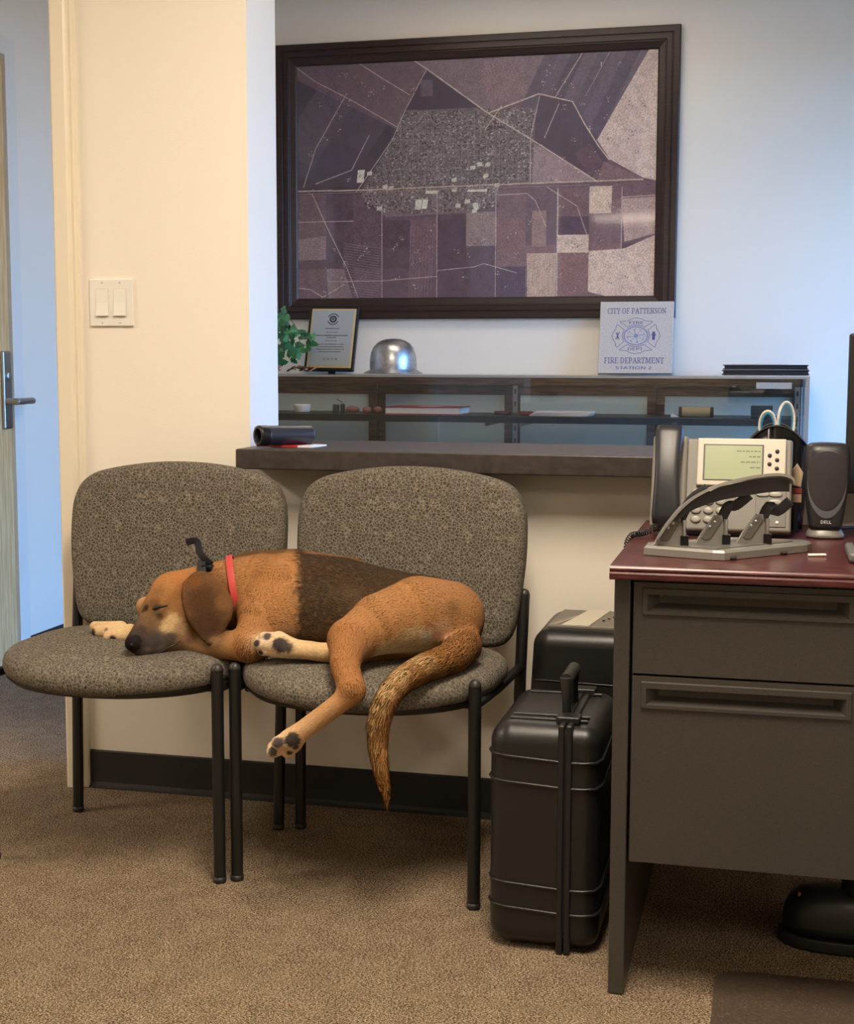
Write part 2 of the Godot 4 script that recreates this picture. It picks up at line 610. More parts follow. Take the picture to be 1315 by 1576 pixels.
func build_rooms() -> void:
	struct("floor", [span(-4.3, 3.4, -0.1, 0.0, -2.75, 8.6)], M.carpet)
	struct("ceiling", [span(-4.3, 3.4, CEIL, CEIL + 0.12, -2.75, 8.6)], M.ceiling)
	# the wall between office and lobby: doorway at its left, service opening with a ledge at its right
	struct("wall_front", [span(-0.455, 0.0, 0, CEIL, -0.2, 0.0)], M.paint)
	struct("wall_front_low", [span(0.0, 2.5, 0, 0.8278, -0.2, 0.0)], M.paint)
	struct("wall_front_header", [span(-1.43, -0.455, 2.16, CEIL, -0.2, 0.0), span(0.0, 2.5, 2.3, CEIL, -0.2, 0.0)], M.paint)
	struct("wall_front_left", [span(-4.1, -1.43, 0, CEIL, -0.2, 0.0)], M.paint)
	struct("wall_front_right", [span(2.5, 3.2, 0, CEIL, -0.2, 0.0)], M.paint)
	struct("wall_left", [span(-4.22, -4.1, 0, CEIL, -0.2, 8.4)], M.paint)
	struct("wall_right", [span(3.2, 3.32, 0, CEIL, -0.2, 8.4)], M.paint)
	struct("wall_rear", [span(-4.22, 3.32, 0, CEIL, 8.4, 8.52)], M.paint)
	# lobby
	struct("wall_back", [span(-1.5, 3.3, 0, CEIL, -2.68, -2.56)], M.paint)
	struct("wall_lobby_left", [
		span(-1.455, -1.335, 0, CEIL, -2.56, -1.272),
		span(-1.455, -1.335, 2.166, CEIL, -1.272, -0.28),
		span(-1.455, -1.335, 0, CEIL, -0.28, -0.2)], M.paint)
	struct("wall_lobby_right", [
		span(3.2, 3.32, 0, 0.12, -2.56, -0.2),
		span(3.2, 3.32, 2.35, CEIL, -2.56, -0.2),
		span(3.2, 3.32, 0.12, 2.35, -2.56, -2.4),
		span(3.2, 3.32, 0.12, 2.35, -0.36, -0.2)], M.paint)
	# lobby window: aluminium frame, three panes
	var wn := struct("window_1", [
		span(3.22, 3.30, 0.12, 0.18, -2.4, -0.36), span(3.22, 3.30, 2.29, 2.35, -2.4, -0.36),
		span(3.22, 3.30, 0.18, 2.29, -2.4, -2.34), span(3.22, 3.30, 0.18, 2.29, -0.42, -0.36),
		span(3.23, 3.29, 0.18, 2.29, -1.73, -1.68), span(3.23, 3.29, 0.18, 2.29, -1.08, -1.03)], M.brushed)
	for z in [[-2.34, -1.73], [-1.68, -1.08], [-1.03, -0.42]]:
		one(wn, "pane", span(3.257, 3.263, 0.18, 2.29, z[0], z[1]), M.window_glass)
	# skirting
	struct("baseboard_front", [skirting(-0.44, 2.5, 0.0)], M.base_vinyl)
	var bl := struct("baseboard_lobby_left", [span(-1.335, -1.329, 0, 0.1, -2.56, -1.28)], M.base_vinyl)
	bl.set_meta("kind", "structure")
	# doorway casing, painted like the wall: face, stop, far face
	var casing := MB.new()
	var prof := PackedVector2Array([Vector2(-0.496, -0.235), Vector2(-0.496, 0.022), Vector2(-0.490, 0.028), Vector2(-0.457, 0.028), Vector2(-0.452, 0.024), Vector2(-0.450, 0.016), Vector2(-0.444, 0.016), Vector2(-0.441, 0.012), Vector2(-0.440, 0.0), Vector2(-0.458, -0.0005), Vector2(-0.458, -0.2005), Vector2(-0.440, -0.2), Vector2(-0.440, -0.235)])
	var up := Transform3D(Basis(Vector3(1, 0, 0), Vector3(0, 0, 1), Vector3(0, -1, 0)), Vector3.ZERO)
	casing.add(Transform3D(Basis(Vector3(1, 0, 0), Vector3(0, 0, 1), Vector3(0, 1, 0)), Vector3.ZERO) * prism(prof, 0.001, 2.16))
	casing.add(span(-1.43, -0.44, 2.10, 2.16, -0.235, 0.028))
	casing.add(span(-1.44, -1.40, 0.001, 2.10, -0.235, 0.028))
	var tr := put(self, "trim_1", casing, M.trim_paint)
	tr.set_meta("kind", "structure")
	one(tr, "strike_plate", span(-0.4985, -0.4955, 0.87, 0.985, -0.16, -0.13), M.brushed)
	# ledge of the service opening
	var lg := MB.new()
	lg.add(rspan(0.006, 2.49, 0.828, 0.875, -0.30, 0.116, 0.004, 1), true)
	tag(put(self, "service_ledge", lg, M.ledge), "charcoal laminate ledge of the service opening in the cream wall", "ledge")
	# lobby door, its steel frame and lever
	struct("trim_2", [span(-1.345, -1.325, 0.0, 2.166, -1.273, -1.207), span(-1.345, -1.325, 2.105, 2.166, -1.207, -0.345), span(-1.345, -1.325, 0.0, 2.166, -0.345, -0.28)], M.blue_frame)
	var d := struct("door_1", [span(-1.384, -1.337, 0.008, 2.10, -1.203, -0.348)], M.birch)
	var pl := MB.new()
	pl.add(rspan(-1.337, -1.325, 0.845, 1.112, -1.197, -1.143, 0.006, 3), true)
	var plate := put(d, "lock_plate", pl, M.nickel)
	one(plate, "key_cylinder", Transform3D(Basis(Vector3(0, 0, 1), PI / 2), Vector3(-1.325, 1.025, -1.172)) * lathe([[0.0, -0.006], [0.014, -0.006], [0.016, 0.0], [0.016, 0.004]], Vector3.ZERO, 20), M.brushed, true)
	var lev := MB.new()
	lev.add(tube([Vector3(-1.33, 0.94, -1.16), Vector3(-1.285, 0.94, -1.16)], 0.011, 12), true)
	lev.add(sweep(smooth_path([Vector3(-1.285, 0.94, -1.15), Vector3(-1.283, 0.94, -1.19), Vector3(-1.287, 0.94, -1.24), Vector3(-1.290, 0.94, -1.270)], 4), circle(0.0115, 12)), true)
	put(d, "lever", lev, M.brushed)

func skirting(x0: float, x1: float, z: float) -> PackedVector3Array:
	var p := PackedVector2Array([Vector2(z, 0.0005), Vector2(z, 0.096), Vector2(z + 0.003, 0.0965), Vector2(z + 0.005, 0.093), Vector2(z + 0.005, 0.014), Vector2(z + 0.008, 0.006), Vector2(z + 0.016, 0.002), Vector2(z + 0.016, 0.0005)])
	return Transform3D(Basis(Vector3(0, 0, 1), Vector3(0, 1, 0), Vector3(1, 0, 0)), Vector3.ZERO) * prism(p, x0, x1)

# ---------------------------------------------------------------- waiting chairs
func superellipse(a: float, b: float, n: float, m := 56) -> Array:
	var o := []
	for k in m:
		var t := TAU * k / m
		var c := cos(t); var s := sin(t)
		o.append(Vector2(signf(c) * pow(absf(c), 2.0 / n) * a, signf(s) * pow(absf(s), 2.0 / n) * b))
	return o

# seat seen from above: deep bowed front (+y of the outline = towards the room)
func seat_outline() -> Array:
	var o := []
	var m := 72
	for k in m:
		var t := TAU * k / m
		var c := cos(t); var s := sin(t)
		var n := 2.15 if s > 0 else 3.4
		var b := 0.245 if s > 0 else 0.215
		o.append(Vector2(signf(c) * pow(absf(c), 2.0 / n) * 0.272, signf(s) * pow(absf(s), 2.0 / n) * b))
	return o

func back_outline() -> Array:
	# (x, y) about the middle of the backrest; bowed top, narrower rounded foot
	var half := [Vector2(0, 0.196), Vector2(0.06, 0.194), Vector2(0.12, 0.187), Vector2(0.175, 0.177), Vector2(0.218, 0.164), Vector2(0.247, 0.141), Vector2(0.263, 0.105), Vector2(0.268, 0.065), Vector2(0.268, 0.0), Vector2(0.263, -0.06), Vector2(0.256, -0.115), Vector2(0.250, -0.150), Vector2(0.238, -0.178), Vector2(0.212, -0.197), Vector2(0.16, -0.203), Vector2(0.08, -0.205)]
	var o := half.duplicate()
	o.append(Vector2(0, -0.205))
	for i in range(half.size() - 1, 0, -1):
		o.append(Vector2(-half[i].x, half[i].y))
	# round the polygon off
	var r := []
	var n := o.size()
	for i in n:
		for k in 3:
			r.append((o[i] as Vector2).cubic_interpolate(o[(i + 1) % n], o[(i + n - 1) % n], o[(i + 2) % n], k / 3.0))
	return r

func make_chair(at: Vector3, turn: float, splay: float, label: String) -> void:
	var t := thing("waiting_chair", label, "chair", at, "waiting chairs linked side by side")
	t.rotation.y = turn
	# seat cushion, centre at z = 0.42
	var seat := MB.new()
	var rows := [[0.955, 0.412], [0.985, 0.420], [1.0, 0.431], [0.998, 0.442], [0.985, 0.452], [0.95, 0.461], [0.88, 0.468], [0.75, 0.473], [0.5, 0.476], [0.25, 0.477]]
	seat.add(cushion(seat_outline(), rows), true, 0.2)
	for i in seat.v.size():
		var p := seat.v[i]
		p.y -= 0.010 * pow(maxf(0.0, p.z / 0.245), 3.0)
		seat.v[i] = p
	put(t, "seat", seat, M.cloth, Vector3(0, 0, 0.415))
	var pan := MB.new()
	pan.add(cushion(seat_outline(), [[0.84, 0.396], [0.93, 0.400], [0.975, 0.411], [0.975, 0.4135]]), true, 0.4)
	put(t, "seat_pan", pan, M.black_plastic, Vector3(0, -0.002, 0.415))
	# backrest: outline standing up, cushioned towards the room, leaning back
	var br := MB.new()
	var r2 := [[0.97, -0.026], [0.99, -0.020], [1.0, -0.008], [0.998, 0.006], [0.985, 0.016], [0.955, 0.023], [0.89, 0.028], [0.7, 0.031], [0.4, 0.032]]
	br.add(cushion(back_outline(), r2), true, 0.2)
	for i in br.v.size():
		var p := br.v[i]
		var q := Vector3(p.x, p.z, p.y)            # outline y up, cushion height towards +z
		q.z += 0.30 * q.x * q.x - 0.02             # shallow wrap
		br.v[i] = q
		var m := br.n[i]
		br.n[i] = Vector3(m.x, m.z, m.y)
	# swapping two axes mirrors the winding
	for i in range(0, br.v.size(), 3):
		var a := br.v[i + 1]; br.v[i + 1] = br.v[i + 2]; br.v[i + 2] = a
		var b := br.n[i + 1]; br.n[i + 1] = br.n[i + 2]; br.n[i + 2] = b
	var bk := put(t, "backrest", br, M.cloth, Vector3(0, 0.652, 0.17))
	bk.rotation = Vector3(-0.12, 0, 0)
	one(bk, "mounting_tab", rspan(-0.274, -0.258, -0.012, 0.006, -0.03, -0.012, 0.003, 1), M.black_plastic, true)
	for s in [-1, 1]:
		# front leg, capped at the seat's edge
		var fx: float = s * 0.256 - (splay if s < 0 else 0.0)
		var leg := put(t, "leg", leg_mesh([Vector3(fx, 0.012, 0.545), Vector3(fx, 0.448, 0.545)]), M.black_metal)
		one(leg, "cap", lathe([[0.0, 0.463], [0.006, 0.4615], [0.010, 0.458], [0.0125, 0.452], [0.0128, 0.446], [0.0, 0.446]], Vector3(fx, 0, 0.545), 16), M.cap_grey, true)
		one(leg, "foot", lathe([[0.0, 0.001], [0.0125, 0.001], [0.0138, 0.004], [0.0138, 0.013], [0.0, 0.014]], Vector3(fx, 0, 0.545), 16), M.black_plastic, true)
		# rear leg runs on upwards and carries the backrest
		var rx0: float = s * 0.256
		var rx1: float = s * 0.262
		var rear := put(t, "leg", leg_mesh([Vector3(rx0, 0.012, 0.198), Vector3(rx0 + s * 0.004, 0.40, 0.178), Vector3(rx1, 0.570, 0.158)]), M.black_metal)
		one(rear, "cap", lathe([[0.0, 0.583], [0.006, 0.5815], [0.010, 0.578], [0.0125, 0.572], [0.0128, 0.566], [0.0, 0.566]], Vector3(rx1, 0, 0.158), 16), M.cap_grey, true)
		one(rear, "foot", lathe([[0.0, 0.001], [0.0125, 0.001], [0.0138, 0.004], [0.0138, 0.013], [0.0, 0.014]], Vector3(rx0, 0, 0.198), 16), M.black_plastic, true)
		# side rail and the bracket that holds the backrest
		one(t, "side_rail", tube([Vector3(fx, 0.41, 0.545), Vector3(s * 0.254, 0.402, 0.36), Vector3(rx0 + s * 0.004, 0.412, 0.18)], 0.010, 10), M.black_metal, true)
		one(t, "bracket", tube([Vector3(rx1 - s * 0.004, 0.53, 0.163), Vector3(s * 0.225, 0.535, 0.150)], 0.008, 8), M.black_metal, true)
	one(t, "cross_rail", tube([Vector3(-0.25, 0.402, 0.5), Vector3(0.25, 0.402, 0.5)], 0.010, 10), M.black_metal, true)
	one(t, "cross_rail", tube([Vector3(-0.25, 0.402, 0.25), Vector3(0.25, 0.402, 0.25)], 0.010, 10), M.black_metal, true)

func leg_mesh(path: Array) -> MB:
	var mb := MB.new()
	mb.add(tube(path, 0.0128, 16), true)
	return mb

func build_chairs() -> void:
	make_chair(Vector3(-0.117, 0, 0.0), -0.014, 0.014, "grey-brown patterned waiting chair that the dog's head rests on")
	make_chair(Vector3(0.4505, 0, 0.0), -0.061, 0.0, "grey-brown patterned waiting chair under the dog's body, beside the hard case")

# ---------------------------------------------------------------- the dog
# Skeleton: chains of [x, y, z, radius]; the body is one surface round all of them.
func dog_chains() -> Array:
	return [
		["torso", [[0.151,0.567,0.370,0.0880], [0.236,0.573,0.360,0.0980], [0.330,0.569,0.355,0.0940], [0.423,0.559,0.355,0.0850], [0.545,0.539,0.370,0.0880]]],
		["belly", [[0.210,0.548,0.430,0.0750], [0.314,0.548,0.440,0.0720], [0.409,0.537,0.430,0.0620]]],
		["withers", [[0.122,0.613,0.330,0.0520], [0.214,0.622,0.315,0.0500], [0.344,0.611,0.305,0.0450]]],
		["rump", [[0.531,0.565,0.360,0.0620], [0.589,0.526,0.400,0.0580], [0.601,0.510,0.420,0.0500]]],
		["neck", [[0.038,0.575,0.405,0.0580], [0.089,0.590,0.400,0.0640], [0.159,0.585,0.370,0.0800]]],
		["shoulder", [[0.214,0.609,0.420,0.0500], [0.204,0.546,0.455,0.0550], [0.191,0.497,0.505,0.0360]]],
		["forearm", [[0.191,0.494,0.505,0.0340], [0.081,0.485,0.475,0.0270], [-0.103,0.483,0.415,0.0200], [-0.147,0.483,0.402,0.0200]]],
		["thigh", [[0.587,0.557,0.420,0.0750], [0.535,0.568,0.460,0.0780], [0.470,0.556,0.520,0.0620], [0.425,0.531,0.575,0.0440]]],
		["shank", [[0.426,0.534,0.590,0.0410], [0.437,0.497,0.655,0.0290], [0.461,0.464,0.690,0.0250]]],
		["hockmeta", [[0.466,0.455,0.692,0.0210], [0.424,0.422,0.700,0.0195], [0.374,0.383,0.708,0.0190], [0.349,0.362,0.710,0.0210]]],
		["thighR", [[0.523,0.524,0.440,0.0500], [0.411,0.504,0.505,0.0350]]],
		["metaR", [[0.412,0.493,0.510,0.0260], [0.358,0.495,0.535,0.0195], [0.300,0.502,0.545,0.0190], [0.267,0.509,0.550,0.0230]]],
		["tail", [[0.632,0.512,0.470,0.0360], [0.628,0.504,0.496,0.0348], [0.619,0.496,0.530,0.0330], [0.602,0.493,0.565,0.0307], [0.583,0.491,0.600,0.0285], [0.566,0.484,0.632,0.0271], [0.551,0.475,0.660,0.0260], [0.540,0.461,0.683,0.0249], [0.531,0.443,0.700,0.0240], [0.524,0.423,0.706,0.0233], [0.519,0.401,0.708,0.0225], [0.518,0.379,0.708,0.0208], [0.518,0.357,0.708,0.0190], [0.521,0.335,0.708,0.0176], [0.524,0.314,0.708,0.0160], [0.528,0.294,0.708,0.0138], [0.532,0.276,0.708,0.0110], [0.535,0.259,0.708,0.0072], [0.537,0.245,0.708,0.0040]]],
		["cranium", [[0.028,0.583,0.415,0.0550], [-0.002,0.584,0.450,0.0500]]],
		["forehead", [[-0.013,0.585,0.465,0.0370], [-0.025,0.568,0.482,0.0300]]],
		["browfar", [[-0.066,0.558,0.460,0.0200], [-0.051,0.544,0.475,0.0220]]],
		["brownear", [[-0.010,0.577,0.492,0.0210]]],
		["lidnear", [[-0.024,0.557,0.506,0.0125], [-0.007,0.560,0.508,0.0125]]],
		["cheek", [[0.031,0.546,0.465,0.0440], [0.010,0.527,0.478,0.0380]]],
		["bridge", [[-0.033,0.547,0.487,0.0260], [-0.040,0.519,0.525,0.0240], [-0.046,0.502,0.546,0.0205]]],
		["flew", [[0.027,0.506,0.475,0.0280], [-0.003,0.501,0.500,0.0310], [-0.030,0.491,0.528,0.0255]]],
		["flewfar", [[-0.025,0.504,0.500,0.0240], [-0.048,0.492,0.530,0.0200]]],
		["jaw", [[0.046,0.501,0.462,0.0220], [-0.003,0.479,0.485,0.0170], [-0.031,0.474,0.505,0.0140]]],
		["nosepad", [[-0.045,0.496,0.556,0.0175], [-0.047,0.499,0.566,0.0155]]],
		["ear", [[0.037,0.614,0.478,0.0085], [0.039,0.593,0.490,0.0085], [0.046,0.571,0.500,0.0085], [0.056,0.550,0.506,0.0085], [0.071,0.528,0.508,0.0085], [0.089,0.506,0.508,0.0085]]],
		["ear", [[0.042,0.619,0.477,0.0085], [0.046,0.596,0.489,0.0085], [0.054,0.574,0.498,0.0085], [0.064,0.551,0.504,0.0085], [0.077,0.527,0.507,0.0085], [0.093,0.503,0.507,0.0085]]],
		["ear", [[0.047,0.623,0.475,0.0085], [0.053,0.600,0.487,0.0085], [0.062,0.576,0.495,0.0085], [0.071,0.551,0.502,0.0085], [0.083,0.526,0.505,0.0085], [0.096,0.501,0.507,0.0085]]],
		["ear", [[0.051,0.627,0.474,0.0085], [0.060,0.603,0.485,0.0085], [0.069,0.578,0.493,0.0085], [0.079,0.552,0.499,0.0085], [0.089,0.526,0.504,0.0085], [0.099,0.499,0.506,0.0085]]],
		["ear", [[0.055,0.630,0.472,0.0085], [0.067,0.605,0.482,0.0085], [0.077,0.580,0.490,0.0085], [0.086,0.553,0.497,0.0085], [0.095,0.526,0.502,0.0085], [0.102,0.498,0.504,0.0085]]],
		["ear", [[0.060,0.632,0.470,0.0085], [0.073,0.607,0.480,0.0085], [0.084,0.581,0.488,0.0085], [0.093,0.554,0.494,0.0085], [0.100,0.527,0.499,0.0085], [0.105,0.498,0.503,0.0085]]],
		["ear", [[0.064,0.632,0.468,0.0085], [0.079,0.608,0.477,0.0085], [0.091,0.582,0.484,0.0085], [0.100,0.556,0.491,0.0085], [0.105,0.528,0.497,0.0085], [0.107,0.500,0.501,0.0085]]],
		["ear", [[0.068,0.631,0.465,0.0085], [0.085,0.608,0.473,0.0085], [0.098,0.583,0.481,0.0085], [0.107,0.557,0.488,0.0085], [0.110,0.531,0.494,0.0085], [0.110,0.502,0.499,0.0085]]],
		["ear", [[0.071,0.629,0.462,0.0085], [0.091,0.607,0.470,0.0085], [0.105,0.584,0.477,0.0085], [0.113,0.559,0.484,0.0085], [0.115,0.533,0.490,0.0085], [0.112,0.506,0.496,0.0085]]],
		["ear", [[0.075,0.626,0.459,0.0085], [0.097,0.606,0.466,0.0085], [0.112,0.584,0.473,0.0085], [0.119,0.561,0.480,0.0085], [0.120,0.537,0.487,0.0085], [0.114,0.511,0.494,0.0085]]],
		["ear", [[0.079,0.623,0.455,0.0085], [0.102,0.604,0.462,0.0085], [0.118,0.584,0.469,0.0085], [0.125,0.563,0.476,0.0085], [0.125,0.541,0.483,0.0085], [0.116,0.517,0.491,0.0085]]],
		["ear", [[0.082,0.619,0.452,0.0085], [0.108,0.602,0.458,0.0085], [0.124,0.584,0.464,0.0085], [0.131,0.565,0.472,0.0085], [0.129,0.545,0.480,0.0085], [0.117,0.523,0.488,0.0085]]],
		["toeF", [[-0.149,0.489,0.405,0.0140], [-0.210,0.485,0.400,0.0125]]],
		["toeF", [[-0.159,0.497,0.390,0.0120], [-0.224,0.493,0.385,0.0115]]],
		["toeF", [[-0.136,0.483,0.418,0.0130], [-0.174,0.479,0.418,0.0125]]],
		["toeF", [[-0.128,0.491,0.410,0.0140], [-0.111,0.477,0.430,0.0120]]],
		["toeL", [[0.347,0.362,0.712,0.0140], [0.324,0.356,0.722,0.0125]]],
		["toeL", [[0.342,0.351,0.708,0.0140], [0.310,0.335,0.712,0.0125]]],
		["toeL", [[0.349,0.349,0.704,0.0140], [0.338,0.334,0.706,0.0115]]],
		["toeL", [[0.332,0.357,0.700,0.0120], [0.305,0.340,0.698,0.0110]]],
		["toeR", [[0.270,0.518,0.550,0.0130], [0.236,0.523,0.552,0.0115]]],
		["toeR", [[0.269,0.511,0.556,0.0140], [0.227,0.509,0.558,0.0115]]],
		["toeR", [[0.270,0.502,0.552,0.0130], [0.234,0.497,0.555,0.0115]]],
		["toeR", [[0.263,0.521,0.540,0.0120], [0.221,0.513,0.540,0.0105]]],	]

# coat colour at the start and the end of each chain (sRGB)
func coat() -> Dictionary:
	var tan_ := rgb(173, 122, 75)
	return {
		"torso": [tan_, rgb(164, 114, 71)], "belly": [tan_, rgb(148, 114, 79)], "withers": [rgb(137, 98, 60), rgb(80, 60, 42)],
		"rump": [rgb(157, 110, 68), rgb(148, 101, 64)], "neck": [rgb(180, 130, 84), rgb(168, 120, 77)], "shoulder": [tan_, rgb(178, 127, 80)],
		"forearm": [rgb(169, 118, 71), rgb(225, 196, 150)], "thigh": [rgb(168, 120, 77), rgb(175, 127, 81)], "shank": [rgb(163, 112, 69), rgb(169, 118, 73)],
		"hockmeta": [rgb(173, 125, 79), rgb(214, 178, 133)], "thighR": [rgb(188, 145, 98), rgb(213, 173, 123)], "metaR": [rgb(215, 178, 127), rgb(231, 202, 161)],
		"tail": [rgb(154, 108, 66), rgb(186, 131, 74)], "cranium": [rgb(165, 114, 69), rgb(173, 120, 72)], "forehead": [rgb(175, 122, 73), rgb(148, 108, 71)],
		"browfar": [rgb(195, 151, 104), rgb(138, 103, 72)], "brownear": [rgb(169, 118, 71), rgb(148, 103, 66)], "lidnear": [rgb(112, 87, 61), rgb(112, 87, 61)],
		"cheek": [rgb(169, 118, 71), rgb(184, 143, 96)], "bridge": [rgb(128, 96, 66), rgb(62, 52, 46)], "flew": [rgb(138, 108, 81), rgb(84, 74, 70)],
		"flewfar": [rgb(84, 72, 64), rgb(76, 66, 60)], "jaw": [rgb(189, 152, 114), rgb(120, 108, 102)], "nosepad": [rgb(38, 34, 35), rgb(38, 34, 35)],
		"ear": [rgb(104, 73, 46), rgb(86, 64, 44)], "toeF": [rgb(225, 196, 150), rgb(214, 181, 140)], "toeL": [rgb(216, 185, 147), rgb(206, 181, 149)], "toeR": [rgb(231, 203, 166), rgb(215, 191, 161)],
	}

# patches of the coat: centre, radius, softness, sRGB
func coat_patches() -> Array:
	return [
		[0.316, 0.663, 0.310, 0.0280, 0.0140, 140, 98, 62],
		[0.268, 0.667, 0.320, 0.0240, 0.0140, 140, 98, 62],
		[0.360, 0.658, 0.310, 0.0200, 0.0120, 130, 93, 59],
		[0.126, 0.662, 0.340, 0.0300, 0.0160, 104, 76, 46],
		[0.175, 0.668, 0.330, 0.0260, 0.0140, 112, 80, 48],
		[0.081, 0.652, 0.360, 0.0220, 0.0120, 110, 80, 50],
		[0.449, 0.639, 0.370, 0.0500, 0.0160, 70, 54, 38],
		[0.517, 0.626, 0.360, 0.0340, 0.0140, 70, 52, 36],
		[0.573, 0.621, 0.360, 0.0240, 0.0120, 92, 64, 40],
		[0.648, 0.536, 0.400, 0.0260, 0.0140, 72, 50, 34],
		[0.658, 0.506, 0.420, 0.0200, 0.0120, 78, 56, 38],
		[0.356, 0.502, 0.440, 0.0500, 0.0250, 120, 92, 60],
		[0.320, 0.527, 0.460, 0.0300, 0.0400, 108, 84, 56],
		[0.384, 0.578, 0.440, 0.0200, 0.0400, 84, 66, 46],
		[0.207, 0.560, 0.500, 0.0300, 0.0200, 174, 125, 81],
		[0.151, 0.544, 0.460, 0.0120, 0.0080, 120, 74, 38],
		[0.549, 0.498, 0.540, 0.0400, 0.0200, 210, 181, 139],
		[0.501, 0.493, 0.560, 0.0280, 0.0140, 212, 187, 147],
		[0.572, 0.530, 0.530, 0.0120, 0.0140, 214, 196, 172],
		[0.603, 0.543, 0.520, 0.0180, 0.0120, 188, 146, 115],
		[0.603, 0.584, 0.480, 0.0100, 0.0220, 129, 93, 59],
		[0.459, 0.519, 0.600, 0.0120, 0.0100, 184, 143, 101],
		[0.017, 0.538, 0.515, 0.0170, 0.0100, 204, 173, 126],
		[0.011, 0.526, 0.520, 0.0120, 0.0080, 194, 166, 123],
		[0.040, 0.524, 0.515, 0.0100, 0.0080, 166, 137, 106],
		[-0.019, 0.573, 0.510, 0.0120, 0.0080, 120, 84, 50],
		[-0.034, 0.560, 0.505, 0.0066, 0.0050, 50, 36, 27],
		[-0.013, 0.565, 0.512, 0.0060, 0.0060, 84, 60, 40],
		[-0.035, 0.551, 0.500, 0.0060, 0.0040, 70, 52, 38],
		[-0.012, 0.551, 0.518, 0.0090, 0.0060, 120, 98, 72],
		[-0.033, 0.532, 0.530, 0.0120, 0.0100, 108, 84, 62],
		[-0.037, 0.521, 0.550, 0.0100, 0.0080, 70, 58, 50],
		[-0.002, 0.505, 0.550, 0.0160, 0.0120, 70, 62, 60],
		[-0.029, 0.479, 0.550, 0.0120, 0.0090, 112, 104, 102],
		[0.003, 0.477, 0.530, 0.0120, 0.0090, 110, 100, 96],
		[0.023, 0.504, 0.535, 0.0140, 0.0100, 82, 72, 66],
		[0.051, 0.500, 0.500, 0.0080, 0.0060, 148, 110, 93],
		[-0.066, 0.534, 0.500, 0.0100, 0.0080, 141, 110, 76],
		[-0.081, 0.559, 0.460, 0.0120, 0.0080, 184, 143, 98],
		[-0.042, 0.502, 0.580, 0.0190, 0.0040, 30, 27, 28],
		[-0.033, 0.513, 0.570, 0.0090, 0.0050, 36, 31, 31],
		[0.008, 0.630, 0.470, 0.0250, 0.0160, 175, 118, 68],
		[-0.006, 0.611, 0.490, 0.0180, 0.0120, 171, 121, 74],
		[-0.016, 0.592, 0.500, 0.0120, 0.0100, 140, 102, 65],
		[0.085, 0.585, 0.515, 0.0300, 0.0180, 84, 58, 38],
		[0.098, 0.538, 0.515, 0.0260, 0.0160, 74, 52, 36],
		[0.123, 0.581, 0.485, 0.0140, 0.0100, 119, 85, 54],
		[0.112, 0.504, 0.515, 0.0100, 0.0080, 137, 106, 77],
		[0.060, 0.624, 0.490, 0.0120, 0.0100, 120, 78, 42],
		[-0.218, 0.484, 0.410, 0.0084, 0.0040, 62, 54, 50],
		[-0.159, 0.475, 0.435, 0.0084, 0.0040, 60, 52, 48],
		[-0.105, 0.480, 0.445, 0.0084, 0.0040, 60, 52, 48],
		[-0.185, 0.496, 0.420, 0.0040, 0.0030, 141, 118, 86],
		[0.359, 0.367, 0.735, 0.0145, 0.0040, 66, 60, 58],
		[0.329, 0.359, 0.735, 0.0100, 0.0030, 84, 78, 76],
		[0.314, 0.339, 0.727, 0.0098, 0.0030, 84, 78, 76],
		[0.347, 0.338, 0.720, 0.0060, 0.0030, 62, 56, 54],
		[0.362, 0.348, 0.725, 0.0060, 0.0030, 70, 64, 62],
		[0.276, 0.513, 0.575, 0.0155, 0.0050, 72, 66, 64],
		[0.294, 0.512, 0.572, 0.0110, 0.0050, 84, 76, 72],
		[0.246, 0.529, 0.565, 0.0080, 0.0030, 90, 84, 80],
		[0.225, 0.513, 0.565, 0.0078, 0.0030, 66, 60, 58],
		[0.231, 0.495, 0.565, 0.0060, 0.0030, 52, 46, 44],
		[0.588, 0.504, 0.620, 0.0160, 0.0160, 196, 154, 106],
		[0.565, 0.500, 0.630, 0.0180, 0.0180, 206, 168, 118],
		[0.548, 0.492, 0.680, 0.0180, 0.0180, 212, 176, 126],
		[0.531, 0.470, 0.710, 0.0180, 0.0180, 212, 176, 126],
		[0.517, 0.435, 0.720, 0.0180, 0.0180, 208, 170, 120],
		[0.510, 0.397, 0.720, 0.0160, 0.0180, 204, 164, 112],
		[0.514, 0.360, 0.720, 0.0140, 0.0160, 196, 154, 102],
		[0.521, 0.323, 0.720, 0.0120, 0.0140, 188, 142, 90],
		[0.619, 0.474, 0.560, 0.0160, 0.0160, 92, 66, 44],
		[0.590, 0.465, 0.600, 0.0160, 0.0140, 82, 60, 42],
		[0.560, 0.448, 0.660, 0.0140, 0.0140, 86, 62, 42],
	]

const KS := 190.0
var segs := []            # [group, ax, ay, az, bx.. as Vector3 a, Vector3 d, len2, ra, dr, colour a, colour b]
var fur_noise := FastNoiseLite.new()
var dv := PackedVector3Array()
var di := PackedInt32Array()

func lin(c: Color) -> Color:
	return c.srgb_to_linear()

func build_segments() -> void:
	var cc := coat()
	for ch in dog_chains():
		var pts: Array = ch[1]
		var col: Array = cc[ch[0]]
		var n := pts.size()
		for i in maxi(1, n - 1):
			var p: Array = pts[i]
			var q: Array = pts[mini(i + 1, n - 1)]
			var a := Vector3(p[0], p[1], p[2])
			var b := Vector3(q[0], q[1], q[2])
			var t0 := float(i) / maxi(1, n - 1)
			var t1 := float(i + 1) / maxi(1, n - 1)
			segs.append({"g": ch[0], "a": a, "d": b - a, "l": maxf((b - a).length_squared(), 1e-9), "r": p[3], "dr": q[3] - p[3], "c0": lin(col[0]).lerp(lin(col[1]), t0), "c1": lin(col[0]).lerp(lin(col[1]), t1)})

